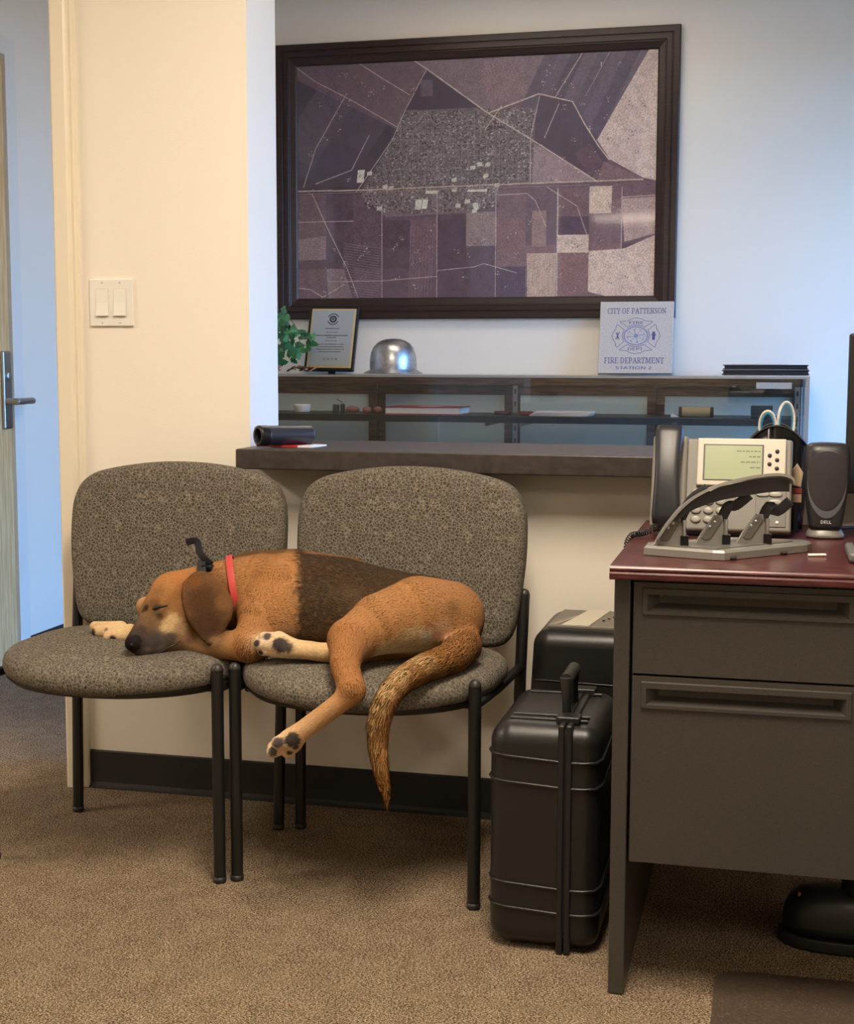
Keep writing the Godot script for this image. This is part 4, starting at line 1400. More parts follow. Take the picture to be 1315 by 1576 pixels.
# ---------------------------------------------------------------- desk phone
func build_phone() -> void:
	var t := thing("desk_phone", "grey and silver office desk phone with a lit-up green display", "phone", Vector3(1.0, 0.745, 0.46))
	# face axes: x right, v up the slope
	var tilt := 0.36
	var fb := Basis(Vector3(1, 0, 0), -tilt)
	var F := Transform3D(fb, Vector3(0, 0.012, 0.0))
	var W := 0.262; var L := 0.186
	# wedge body
	var body := MB.new()
	body.add(F * rspan(0.0, W, 0.0, L, -0.026, 0.0, 0.006, 2), true)
	put(t, "body", body, M.phone_grey)
	var ft := MB.new()
	ft.add(rspan(0.03, W - 0.03, 0.0, 0.012, -0.10, -0.012, 0.004, 1), true)
	ft.add(sweep([Vector3(0.05, 0.006, -0.09), Vector3(0.05, 0.13, -0.075)], rect(0.02, 0.012)))
	ft.add(sweep([Vector3(0.21, 0.006, -0.09), Vector3(0.21, 0.13, -0.075)], rect(0.02, 0.012)))
	put(t, "foot_stand", ft, M.phone_dark)
	# handset in its cradle
	one(t, "cradle", F * rspan(-0.004, 0.064, 0.002, 0.188, -0.004, 0.010, 0.006, 2), M.phone_grey, true)
	var hp := []
	for k in 13:
		var s := k / 12.0
		var y := 0.006 + s * 0.192
		var z := 0.022 + 0.016 * sin(PI * s)
		hp.append(F * Vector3(0.028, y, z))
	var hs := []
	for k in 20:
		var a := TAU * k / 20
		hs.append(Vector2(signf(cos(a)) * pow(absf(cos(a)), 0.6) * 0.029, signf(sin(a)) * pow(absf(sin(a)), 0.6) * 0.016))
	var sc := []
	for k in 13:
		var s := k / 12.0
		sc.append(1.0 - 0.17 * sin(PI * s) - (0.12 if k == 0 or k == 12 else 0.0))
	var hd := one(t, "handset", sweep(hp, hs, sc, fb * Vector3(0, 0, 1)), M.phone_dark, true, 0.3)
	one(hd, "hook_tab", F * rspan(0.024, 0.033, 0.186, 0.194, 0.034, 0.038, 0.001, 1), M.black_gloss)
	# display module
	var dm := one(t, "display_bezel", F * rspan(0.082, 0.25, 0.088, 0.184, 0.0, 0.009, 0.003, 2), M.phone_silver, true)
	one(dm, "display_frame", F * span(0.094, 0.208, 0.098, 0.171, 0.0088, 0.0096), M.phone_dark)
	var lcd := one(dm, "display", F * span(0.097, 0.205, 0.100, 0.1685, 0.0094, 0.0102), M.lcd)
	var rng := RandomNumberGenerator.new()
	rng.seed = 4
	for k in 4:
		var w: float = [0.046, 0.022, 0.038, 0.020][k]
		var y := 0.156 - 0.011 * k
		var x := 0.203 - w
		var mb := MB.new()
		while x < 0.201:
			var ww := rng.randf_range(0.003, 0.009)
			mb.add(F * span(x, minf(x + ww, 0.202), y, y + 0.0026, 0.0102, 0.0104))
			x += ww + 0.002
		put(lcd, "text_row", mb, M.lcd_ink)
	for k in 5:
		one(dm, "soft_key", F * turned(lathe([[0.0, 0.003], [0.0035, 0.0025], [0.0042, 0.0], [0.0, 0.0]], Vector3.ZERO, 12), Transform3D(Basis(Vector3(1, 0, 0), PI / 2), Vector3(0.219 if k % 2 == 1 else 0.233, 0.158 - 0.0085 * k, 0.009))), M.phone_dark, true)
	# number keys
	for r in 4:
		for c in 3:
			one(t, "key", F * turned(cushion(superellipse(0.0098, 0.0072, 2.0, 18), [[1.0, 0.0], [0.98, 0.003], [0.85, 0.0046], [0.5, 0.0052]]), Transform3D(Basis(Vector3(1, 0, 0), PI / 2), Vector3(0.083 + c * 0.0235, 0.076 - r * 0.0182, 0.0))), M.key, true, 0.2)
	# navigation ring and side keys
	one(t, "navigation_plate", F * turned(cushion(superellipse(0.011, 0.019, 2.4, 24), [[1.0, 0.0], [0.97, 0.0025], [0.9, 0.003]]), Transform3D(Basis(Vector3(1, 0, 0), PI / 2), Vector3(0.166, 0.079, 0.0))), M.phone_silver, true, 0.3)
	one(t, "navigation_key", F * turned(cushion(superellipse(0.0065, 0.0145, 2.4, 20), [[1.0, 0.0025], [0.95, 0.0045], [0.6, 0.0052]]), Transform3D(Basis(Vector3(1, 0, 0), PI / 2), Vector3(0.166, 0.080, 0.0))), M.phone_dark, true, 0.3)
	one(t, "side_panel", F * rspan(0.195, 0.252, 0.010, 0.084, 0.0, 0.002, 0.001, 1), M.silver_dark, true)
	for q in [[0.232, 0.074], [0.232, 0.059], [0.232, 0.040], [0.208, 0.074]]:
		one(t, "function_key", F * turned(cushion(superellipse(0.0125, 0.005, 2.6, 18), [[1.0, 0.0], [0.97, 0.0025], [0.8, 0.0035]]), Transform3D(Basis(Vector3(1, 0, 0), PI / 2), Vector3(q[0], q[1], 0.002))), M.key, true, 0.2)
	one(t, "speaker_key", F * turned(lathe([[0.0, 0.002], [0.003, 0.002], [0.0035, 0.0], [0.0, 0.0]], Vector3.ZERO, 10), Transform3D(Basis(Vector3(1, 0, 0), PI / 2), Vector3(0.236, 0.019, 0.002))), M.white, true)
	# coiled cord running back over the desk's end
	var cp := smooth_path([Vector3(0.02, 0.020, 0.012), Vector3(-0.004, 0.012, 0.05), Vector3(-0.018, 0.0095, 0.07), Vector3(-0.032, 0.006, 0.065), Vector3(-0.042, -0.012, 0.05), Vector3(-0.044, -0.04, 0.03)], 24)
	var hel := []
	var nn := Vector3.UP
	var turns := 21.0
	var sub := 9
	for i in cp.size() - 1:
		var d: Vector3 = (cp[mini(i + 1, cp.size() - 1)] - cp[i]).normalized()
		nn = (nn - d * nn.dot(d)).normalized()
		var b := d.cross(nn)
		for k in sub:
			var s := (i + k / float(sub)) / (cp.size() - 1)
			var a := s * turns * TAU
			var env := clampf(minf(s * 8.0, (1.0 - s) * 12.0), 0.0, 1.0)
			hel.append(cp[i].lerp(cp[i + 1], k / float(sub)) + (nn * cos(a) + b * sin(a)) * 0.0046 * env)
	one(t, "coiled_cord", tube(hel, 0.0014, 6), M.phone_dark, true)

# ---------------------------------------------------------------- three-hole punch
func build_hole_punch() -> void:
	var t := thing("hole_punch", "silver three-hole paper punch with an arched lever on the desk", "hole punch", Vector3(1.138, 0.745, 0.794))
	# base seen from above: x, z relative to the front tip
	var bp := PackedVector2Array([Vector2(-0.127, -0.038), Vector2(-0.008, 0.0), Vector2(0.012, 0.0), Vector2(0.150, -0.150), Vector2(0.158, -0.178), Vector2(0.140, -0.196), Vector2(0.012, -0.20), Vector2(-0.127, -0.085)])
	var up := Transform3D(Basis(Vector3(1, 0, 0), Vector3(0, 0, 1), Vector3(0, 1, 0)), Vector3.ZERO)
	one(t, "base", up * prism(bp, 0.001, 0.017, 0.004), M.silver_plastic)
	one(t, "chip_tray", up * prism(PackedVector2Array([Vector2(-0.10, -0.042), Vector2(-0.005, -0.012), Vector2(0.125, -0.155), Vector2(0.03, -0.165)]), 0.017, 0.0185), M.silver_dark)
	for q in [[0.02, -0.015], [0.105, -0.105]]:
		one(t, "rubber_foot", rbox(Vector3(q[0], 0.004, q[1]), Vector3(0.022, 0.006, 0.012), 0.002, 1), M.black_plastic)
	# heads along the punching line
	var dirn := Vector3(0.16, 0, -0.075).normalized()
	for k in 3:
		var c := Vector3(-0.083, 0.017, -0.052) + dirn * 0.077 * k
		var hp := PackedVector2Array([Vector2(-0.030, 0.0), Vector2(0.028, 0.0), Vector2(0.028, 0.020), Vector2(0.020, 0.034), Vector2(0.016, 0.052), Vector2(0.004, 0.052), Vector2(-0.020, 0.018)])
		var B := Transform3D(Basis(Vector3.UP, 0.10), c)
		var hd := one(t, "punch_head", B * prism(hp, -0.005, 0.005, 0.0012), M.silver_plastic)
		one(hd, "pivot_plate", B * prism(PackedVector2Array([Vector2(-0.019, 0.012), Vector2(-0.012, 0.007), Vector2(-0.003, 0.010), Vector2(0.017, 0.042), Vector2(0.010, 0.050), Vector2(0.001, 0.046)]), 0.005, 0.0075, 0.001), M.silver_dark)
		for r in [Vector3(0.004, 0.040, 0.0075), Vector3(-0.004, 0.032, 0.0075)]:
			one(hd, "rivet", B * turned(lathe([[0.0, 0.0022], [0.0022, 0.0012], [0.003, 0.0], [0.0, 0.0]], Vector3.ZERO, 10), Transform3D(Basis(Vector3(1, 0, 0), PI / 2), r)), M.nickel, true)
		one(hd, "punch_pin", B * tube([Vector3(0.023, -0.002, 0.006), Vector3(0.023, 0.045, 0.006)], 0.0036, 10), M.nickel, true)
		one(hd, "pin_guide", B * span(0.017, 0.031, -0.001, 0.018, 0.003, 0.013), M.black_gloss)
		# dark inner arm of the lever
		var ap := smooth_path([c + Vector3(0.014, 0.040, -0.006), c + Vector3(0.026, 0.066, -0.007), c + Vector3(0.040, 0.085 - 0.016 * k + (0.004 if k == 2 else 0.0), -0.008), c + Vector3(0.062, 0.100 - 0.012 * k, -0.009)], 4)
		one(t, "lever_arm", sweep(ap, rect(0.018, 0.006), [], Vector3(0, 0, 1)), M.phone_dark, true)
	# the arched lever: a bent band, deep at its crown
	var lp := smooth_path([Vector3(-0.105, 0.028, -0.040), Vector3(-0.083, 0.062, -0.046), Vector3(-0.052, 0.096, -0.056), Vector3(-0.010, 0.119, -0.072), Vector3(0.040, 0.132, -0.092), Vector3(0.085, 0.137, -0.112), Vector3(0.108, 0.132, -0.122), Vector3(0.112, 0.124, -0.124)], 5)
	var wd := []
	for k in lp.size():
		var s := float(k) / (lp.size() - 1)
		wd.append(lerpf(0.5, 1.0, clampf(s * 2.2, 0, 1)))
	one(t, "lever", sweep(lp, rect(0.042, 0.005), wd, Vector3(-0.3, 1, 0)), M.silver_plastic, true, 0.6)
	# deep apron of the lever, hanging from its front edge
	var apn := PackedVector3Array()
	for k in range(6, lp.size() - 1):
		var off := Vector3(0.004, -0.002, 0.012)
		var a: Vector3 = lp[k] + off; var b: Vector3 = lp[k + 1] + off
		var s0 := float(k - 6) / (lp.size() - 7); var s1 := float(k - 5) / (lp.size() - 7)
		var d0 := 0.026 * sin(PI * clampf(s0 * 0.75 + 0.1, 0, 1)); var d1 := 0.026 * sin(PI * clampf(s1 * 0.75 + 0.1, 0, 1))
		var dn := Vector3(0.02, -1, -0.1)
		for z in [0.0, -0.003]:
			var o := Vector3(0, 0, z)
			if z == 0.0:
				q4(apn, a + o, b + o, b + o + dn * d1, a + o + dn * d0)
			else:
				q4(apn, b + o, a + o, a + o + dn * d0, b + o + dn * d1)
	var am := MB.new()
	am.add(apn, true, 0.5, false)
	put(t, "lever_apron", am, M.phone_dark)

# ---------------------------------------------------------------- other desk things
func build_desk_items() -> void:
	# black desk organiser with a dipping rim
	var t := thing("pen_holder", "black rounded pen holder behind the desk phone, scissors standing in it", "pen holder", Vector3(1.231, 0.745, 0.272))
	var g := []
	var tt := PackedVector3Array()
	var m := 40
	for lvl in 9:
		var ring := []
		for k in m:
			var a := TAU * k / m
			var rim := 0.182 + 0.026 * cos(2.0 * a + PI) * 1.0
			var s := float(lvl) / 4.0 if lvl < 5 else float(8 - lvl) / 4.0
			var rr := (0.056 + 0.011 * s) - (0.0 if lvl < 5 else 0.003)
			var y: float = s * rim if lvl < 5 else maxf(0.004, s * rim)
			ring.append(Vector3(cos(a) * rr, y + 0.001, sin(a) * rr * 0.9))
		g.append(ring)
	for i in 8:
		for k in m:
			var k1 := (k + 1) % m
			q4(tt, g[i][k], g[i][k1], g[i + 1][k1], g[i + 1][k])
	for k in m:
		tt.append(Vector3(0, 0.001, 0)); tt.append(g[0][(k + 1) % m]); tt.append(g[0][k])
	var mb := MB.new()
	mb.add(tt, true, 0.3)
	put(t, "cup", mb, M.black_gloss)
	var rimp := []
	for k in m + 1:
		rimp.append(g[4][k % m])
	one(t, "rim", tube(rimp, 0.0022, 6), M.black_plastic, true)
	# scissors: two loops, blue and white
	var sc := thing("scissors", "scissors with blue and white loop handles standing in the black pen holder", "scissors", Vector3(1.231, 0.745, 0.272))
	var blue := mat(rgb(52, 130, 176), 0.4)
	var wht := mat(rgb(226, 220, 208), 0.4)
	for q in [[-0.018, 0.207, 0.0, 0.30], [0.018, 0.216, 0.012, -0.12]]:
		var lp := []
		for k in 25:
			var a := TAU * k / 24.0
			lp.append(Vector3(q[0] + cos(a) * 0.0155, q[1] + sin(a) * (0.028 if q[0] < 0 else 0.038), q[2] + 0.004 * sin(a)))
		var h := one(sc, "handle_loop", sweep(lp, rect(0.0056, 0.013), [], Vector3(0, 0, 1), false), wht, true, 0.4)
		var li := []
		for k in 25:
			var a := TAU * k / 24.0
			li.append(Vector3(q[0] + cos(a) * 0.0120, q[1] + sin(a) * (0.0255 if q[0] < 0 else 0.0355), q[2] + 0.004 * sin(a)))
		one(h, "inner_lining", sweep(li, rect(0.003, 0.0135), [], Vector3(0, 0, 1), false), blue, true, 0.4)
		one(sc, "blade", sweep([Vector3(q[0], 0.185, q[2]), Vector3(0.0, 0.13, 0.004), Vector3(-q[0] * 0.4, 0.03, 0.004)], rect(0.012, 0.002), [0.8, 1.0, 0.3], Vector3(0, 0, 1)), M.nickel)
	# paper tags hanging at the holder's front
	var pg := thing("note_clips", "pale and red paper clips and tags on the front of the pen holder", "clips", Vector3(1.272, 0.745, 0.345))
	one(pg, "pale_tag", prism(PackedVector2Array([Vector2(-0.014, 0.095), Vector2(0.008, 0.09), Vector2(0.012, 0.118), Vector2(0.0, 0.137), Vector2(-0.012, 0.12)]), 0.0, 0.005, 0.001), mat(rgb(206, 178, 146), 0.6))
	one(pg, "red_tag", span(-0.008, 0.010, 0.078, 0.088, 0.0, 0.005), mat(rgb(150, 60, 52), 0.6))
	one(pg, "pale_tag", span(-0.008, 0.010, 0.06, 0.076, 0.0, 0.004), mat(rgb(190, 160, 130), 0.6))
	one(pg, "tag_stem", span(-0.004, 0.004, 0.001, 0.062, -0.002, 0.003), M.black_plastic)
	# loudspeaker
	var s := thing("desktop_speaker", "black desktop loudspeaker with an oval grille and silver foot", "speaker", Vector3(1.326, 0.745, 0.415))
	var sb := MB.new()
	var rows := []
	var prof := [[0.019, 0.030, 0.030], [0.026, 0.031, 0.031], [0.06, 0.036, 0.035], [0.10, 0.041, 0.038], [0.14, 0.0425, 0.039], [0.165, 0.0415, 0.038], [0.175, 0.039, 0.034], [0.180, 0.032, 0.026], [0.1815, 0.018, 0.014]]
	var st := PackedVector3Array()
	var sg := []
	for r in prof:
		var ring := []
		for q in superellipse(r[1], r[2], 3.2, 36):
			ring.append(Vector3(q.x, r[0], q.y - 0.012 * (r[0] - 0.02) / 0.16))
		sg.append(ring)
	for i in prof.size() - 1:
		for k in 36:
			var k1 := (k + 1) % 36
			q4(st, sg[i][k], sg[i][k1], sg[i + 1][k1], sg[i + 1][k])
	for k in 36:
		st.append(Vector3(0, prof[0][0], 0)); st.append(sg[0][(k + 1) % 36]); st.append(sg[0][k])
		st.append(Vector3(0, prof[-1][0], -0.012)); st.append(sg[-1][k]); st.append(sg[-1][(k + 1) % 36])
	sb.add(st, true, 0.2)
	put(s, "cabinet", sb, mat(rgb(40, 39, 42), 0.42))
	# oval grille and the silver crescent under it, set on the face
	var gz := func(y: float) -> float: return lerpf(0.033, 0.0405, clampf((y - 0.03) / 0.1, 0, 1)) - 0.012 * (y - 0.02) / 0.16
	var oval := func(rx: float, ry: float, cy: float, lift: float, bulge: float, flat_top: float) -> PackedVector3Array:
		var t2 := PackedVector3Array()
		var rings := []
		for j in 5:
			var f := [1.0, 0.97, 0.85, 0.55, 0.2][j] as float
			var ring := []
			for k in 36:
				var a := TAU * k / 36
				var x := cos(a) * rx * f
				var y := cy + (maxf(sin(a) * ry * f, -9.0) if sin(a) < 0 else signf(sin(a)) * pow(absf(sin(a)), flat_top) * ry * 0.9 * f)
				ring.append(Vector3(x, y, (gz.call(y) as float) - 0.25 * absf(x) * absf(x) / 0.04 + lift + bulge * sqrt(maxf(0.0, 1.0 - f * f))))
			rings.append(ring)
		for j in 4:
			for k in 36:
				var k1 := (k + 1) % 36
				q4(t2, rings[j][k1], rings[j][k], rings[j + 1][k], rings[j + 1][k1])
		var c := Vector3(0, cy, (gz.call(cy) as float) + lift + bulge)
		for k in 36:
			t2.append(c); t2.append(rings[4][(k + 1) % 36]); t2.append(rings[4][k])
		return t2
	var cres := MB.new()
	cres.add(oval.call(0.036, 0.068, 0.108, 0.0005, 0.002, 0.6), true, 0.2, false)
	put(s, "silver_crescent", cres, mat(rgb(112, 116, 124), 0.35, 0.4))
	var gr := MB.new()
	gr.add(oval.call(0.0355, 0.060, 0.114, 0.0018, 0.003, 0.55), true, 0.2, false)
	put(s, "grille", gr, mat(rgb(50, 44, 50), 0.9))
	var lt := lettering(s, "DELL", false, 0.019, 0.0058, Vector3(0.0, 0.0335, 0.0345), mat(rgb(222, 220, 216), 0.4))
	one(s, "foot", cushion(superellipse(0.036, 0.034, 2.6, 32), [[0.95, 0.001], [1.0, 0.004], [0.98, 0.008], [0.85, 0.016], [0.75, 0.020]]), mat(rgb(120, 117, 112), 0.4, 0.2), true, 0.3)
	# monitor at the desk's far side, screen towards the chair
	var mo := thing("computer_monitor", "black flat computer monitor standing on the desk behind the loudspeaker", "monitor", Vector3(1.62, 0.745, 0.33))
	one(mo, "bezel", rspan(-0.256, 0.256, 0.079, 0.390, -0.03, 0.012, 0.005, 2), M.black_plastic, true)
	one(mo, "screen", span(-0.242, 0.242, 0.10, 0.376, 0.012, 0.0132), mat(rgb(24, 40, 78), 0.15))
	one(mo, "stand", rspan(-0.035, 0.035, 0.004, 0.11, -0.05, -0.03, 0.005, 1), M.black_plastic, true)
	one(mo, "foot", cushion(superellipse(0.12, 0.085, 2.4, 32), [[1.0, 0.001], [1.0, 0.007], [0.95, 0.012]]), M.black_plastic, true, 0.3)
	# keyboard, only its corner in view
	var kb := thing("keyboard", "grey computer keyboard lying on the desk near its edge", "keyboard", Vector3(1.352, 0.745, 0.775))
	one(kb, "tray", rspan(0.0, 0.44, 0.001, 0.018, -0.15, 0.0, 0.006, 2), mat(rgb(98, 100, 98), 0.5), true)
	for r in 5:
		for c in 6:
			one(kb, "key", rspan(0.012 + c * 0.0195, 0.029 + c * 0.0195, 0.017, 0.024, -0.022 - r * 0.024, -0.004 - r * 0.024 - 0.0, 0.003, 1), M.black_plastic, true)
	# short white stick of paper
	one(tag(thing("paper_stick", "short white rolled paper stick lying on the mahogany desk", "paper", Vector3(1.303, 0.745, 0.70)), "short white rolled paper stick lying on the mahogany desk", "paper"), "roll", tube([Vector3(-0.015, 0.0032, 0.003), Vector3(0.015, 0.0032, -0.004)], 0.0026, 8), mat(rgb(240, 230, 220), 0.6), true)
	# cables on the desk behind the speaker
	var cb := thing("speaker_cable", "black cable lying on the desk beside the loudspeaker", "cable", Vector3(0, 0, 0))
	one(cb, "wire", tube(smooth_path([Vector3(1.33, 0.749, 0.37), Vector3(1.30, 0.749, 0.33), Vector3(1.36, 0.749, 0.29), Vector3(1.42, 0.749, 0.24), Vector3(1.6, 0.749, 0.215)], 6), 0.003, 8), M.black_plastic, true)

# ---------------------------------------------------------------- lobby showcase
const SX0 := -0.98
const SX1 := 1.352
const SZ0 := -2.545
const SZ1 := -2.03
const STOP := 1.033

func build_lobby() -> void:
	var t := thing("display_case", "long glass display case with a dark shelf against the lobby wall", "display case", Vector3.ZERO)
	# closed lower body, then the glazed part
	one(t, "cabinet_base", span(SX0, SX1, 0.001, 0.64, SZ0, SZ1), M.oak_dark)
	one(t, "deck", span(SX0 + 0.012, SX1 - 0.012, 0.64, 0.652, SZ0 + 0.02, SZ1 - 0.012), M.panel_green)
	var fr := MB.new()
	for x in [SX0 + 0.008, SX1 - 0.008]:
		for z in [SZ0 + 0.008, SZ1 - 0.008]:
			fr.add(box(Vector3(x, 0.83, z), Vector3(0.014, 0.38, 0.014)))
	for z in [SZ0 + 0.008, SZ1 - 0.008]:
		fr.add(span(SX0, SX1, 1.021, 1.029, z - 0.006, z + 0.006))
	for x in [SX0 + 0.008, SX1 - 0.008]:
		fr.add(span(x - 0.006, x + 0.006, 1.021, 1.029, SZ0 + 0.014, SZ1 - 0.014))
	put(t, "metal_frame", fr, M.brushed)
	one(t, "front_pane", span(SX0 + 0.014, SX1 - 0.014, 0.652, 1.021, SZ1 - 0.010, SZ1 - 0.005), M.glass)
	one(t, "top_pane", span(SX0, SX1, 1.029, STOP, SZ0, SZ1), M.glass)
	one(t, "end_pane", span(SX1 - 0.011, SX1 - 0.006, 0.652, 1.021, SZ0 + 0.02, SZ1 - 0.016), M.glass)
	one(t, "end_pane", span(SX0 + 0.006, SX0 + 0.011, 0.652, 1.021, SZ0 + 0.02, SZ1 - 0.016), M.glass)
	# rear sliding doors: wooden rails and stiles round pale panels
	var zb := -2.485
	one(t, "rear_top_rail", span(SX0 + 0.016, SX1 - 0.016, 0.985, 1.020, zb - 0.045, zb + 0.02), M.oak_dark)
	var doors := [[-0.95, -0.385], [-0.385, 0.19], [0.19, 0.772], [0.772, 1.334]]
	for i in 4:
		var x0: float = doors[i][0]; var x1: float = doors[i][1]
		var zz := zb - 0.018 * (i % 2)
		var d := one(t, "rear_door", span(x0 + 0.001, x0 + 0.034, 0.66, 0.985, zz - 0.014, zz), M.oak_dark)
		one(d, "stile", span(x1 - 0.034, x1 - 0.001, 0.66, 0.985, zz - 0.014, zz), M.oak_dark)
		one(d, "rail", span(x0 + 0.034, x1 - 0.034, 0.945, 0.985, zz - 0.014, zz), M.oak_dark)
		one(d, "rail", span(x0 + 0.034, x1 - 0.034, 0.66, 0.70, zz - 0.014, zz), M.oak_dark)
		one(d, "panel", span(x0 + 0.034, x1 - 0.034, 0.70, 0.945, zz - 0.010, zz - 0.005), M.panel_green)
	# slotted standards and the shelf
	for x in [0.205, 1.318]:
		var s := MB.new()
		for k in 7:
			var y0 := 0.67 + k * 0.05
			s.add(span(x - 0.010, x - 0.004, y0, y0 + 0.05, zb + 0.002, zb + 0.010))
			s.add(span(x + 0.004, x + 0.010, y0, y0 + 0.05, zb + 0.002, zb + 0.010))
			s.add(span(x - 0.004, x + 0.004, y0, y0 + 0.030, zb + 0.002, zb + 0.010))
		put(t, "slotted_standard", s, M.brushed)
	one(t, "shelf", rspan(SX0 + 0.02, 1.312, 0.8485, 0.8745, -2.452, -2.075, 0.002, 1), mat(rgb(24, 26, 27), 0.35), true)
	for x in [0.135, 0.275]:
		one(t, "shelf_bracket", span(x - 0.003, x + 0.003, 0.83, 0.8485, -2.47, -2.2), M.brushed)
	one(t, "price_rail", span(1.165, 1.29, 0.985, 1.008, SZ1 - 0.03, SZ1 - 0.028), mat(rgb(224, 222, 218), 0.5))

func build_showcase_items() -> void:
	var y := 0.8745
	var z := -2.2
	var g := "things on the shelf of the glass display case"
	var c := thing("white_cup", "small white china cup on the dark shelf of the display case", "cup", Vector3(-0.614, y, z), g)
	one(c, "bowl", lathe([[0.0, 0.0005], [0.026, 0.0005], [0.031, 0.006], [0.030, 0.012], [0.034, 0.020], [0.0345, 0.031], [0.033, 0.034], [0.030, 0.032], [0.0, 0.018]], Vector3.ZERO, 24), mat(rgb(236, 230, 214), 0.3), true)
	for q in [[-0.472, 0.022, 0.034], [-0.444, 0.014, 0.036]]:
		var b := thing("dark_block", "small dark metal block standing on the display case shelf" if q[0] < -0.46 else "narrow dark metal block with a wire, on the display case shelf", "block", Vector3(q[0], y, z), g)
		one(b, "block", rspan(-q[1] / 2, q[1] / 2, 0.0005, q[2], -0.012, 0.012, 0.002, 1), mat(rgb(60, 60, 62), 0.4), true)
		if q[0] > -0.46:
			one(b, "wire", tube([Vector3(0.004, q[2], 0), Vector3(-0.012, q[2] + 0.012, 0), Vector3(-0.026, q[2] + 0.02, 0)], 0.0015, 6), M.black_metal, true)
	var clay := mat(rgb(150, 100, 88), 0.75)
	var lump := [[-0.403, 0.030, 0.028, "largest reddish stone on the display case shelf, beside the dark blocks"], [-0.343, 0.019, 0.026, "small reddish stone between two others on the display case shelf"], [-0.300, 0.0195, 0.027, "round reddish stone beside the red book in the display case"]]
	for q in lump:
		var b := thing("red_stone", q[3], "stone", Vector3(q[0], y, z), g)
		one(b, "stone", ellipsoid(Vector3(0, 0.0145 * q[2] / 0.028 + 0.0005, 0), Vector3(q[1], q[2] * 0.52, 0.02), 14), clay, true)
	var bk := thing("red_book", "thick red book lying flat on the display case shelf", "book", Vector3(-0.10, y, z - 0.02), g)
	var red := mat(rgb(158, 44, 40), 0.45)
	one(bk, "cover", span(-0.152, 0.150, 0.026, 0.0295, -0.11, 0.085), red)
	one(bk, "cover", span(-0.152, 0.150, 0.0005, 0.0035, -0.11, 0.085), red)
	one(bk, "pages", span(-0.150, 0.146, 0.0035, 0.026, -0.105, 0.082), mat(rgb(232, 228, 218), 0.8))
	one(bk, "cover_patch", span(-0.03, 0.05, 0.0295, 0.0299, -0.03, 0.02), mat(rgb(226, 214, 200), 0.6))
	# two leather bracelets
	for q in [[0.205, 0.030, "dark leather bracelet on the display case shelf beside the slotted strip"], [0.300, 0.026, "reddish leather bracelet next to the white papers in the display case"]]:
		var b := thing("bracelet", q[2], "bracelet", Vector3(q[0], y, z), g)
		var pth := []
		for k in 29:
			var a := TAU * k / 28.0
			pth.append(Vector3(cos(a) * q[1], 0.008 + 0.003 * sin(a), sin(a) * 0.035))
		one(b, "band", sweep(pth, rect(0.004, 0.012), [], Vector3.UP, false), mat(rgb(74, 46, 38) if q[0] < 0.25 else rgb(132, 70, 58), 0.6), true)
	var pp := thing("paper_stack", "stack of white papers curling on the display case shelf", "papers", Vector3(0.437, y, z), g)
	for k in 4:
		one(pp, "sheet", turned(rspan(-0.112, 0.112, 0.0, 0.0035, -0.08, 0.08, 0.0012, 1), Transform3D(Basis(Vector3.UP, 0.03 * (k - 1.5)), Vector3(0.004 * k, 0.0005 + 0.004 * k, 0))), mat(rgb(226, 222, 212), 0.8), true)
	var sm := thing("folded_card", "small folded white card beside the tan roll in the display case", "card", Vector3(0.868, y, z), g)
	one(sm, "leaf", prism(PackedVector2Array([Vector2(-0.016, 0.0005), Vector2(0.016, 0.0005), Vector2(-0.012, 0.014)]), -0.02, 0.02), mat(rgb(228, 226, 220), 0.8))
	var rl := thing("tan_roll", "tan leather roll with dark ends on the display case shelf", "roll", Vector3(0.946, y, z), g)
	one(rl, "roll", Transform3D(Basis(Vector3(0, 0, 1), PI / 2), Vector3(0, 0.0195, 0)) * lathe([[0.0, -0.056], [0.018, -0.056], [0.019, -0.05], [0.019, 0.05], [0.018, 0.056], [0.0, 0.056]], Vector3.ZERO, 20), mat(rgb(186, 160, 112), 0.7), true)
	for x in [-0.058, 0.058]:
		one(rl, "end_band", Transform3D(Basis(Vector3(0, 0, 1), PI / 2), Vector3(x, 0.0195, 0)) * lathe([[0.0, -0.006], [0.019, -0.006], [0.0192, 0.006], [0.0, 0.006]], Vector3.ZERO, 20), mat(rgb(88, 62, 42), 0.6), true)
	var db := thing("dark_box", "dark grey slotted box at the far end of the display case shelf", "box", Vector3(1.186, y, z), g)
	one(db, "box", rspan(-0.04, 0.04, 0.0005, 0.046, -0.03, 0.03, 0.003, 1), mat(rgb(66, 72, 72), 0.5), true)
	for k in 5:
		one(db, "slat", span(-0.036, 0.036, 0.006 + 0.008 * k, 0.009 + 0.008 * k, 0.03, 0.0315), mat(rgb(46, 52, 52), 0.5))
	# things on top of the case
	build_helmet()
	build_plaque()
	build_station_sign()
	build_folders()
	build_plant()

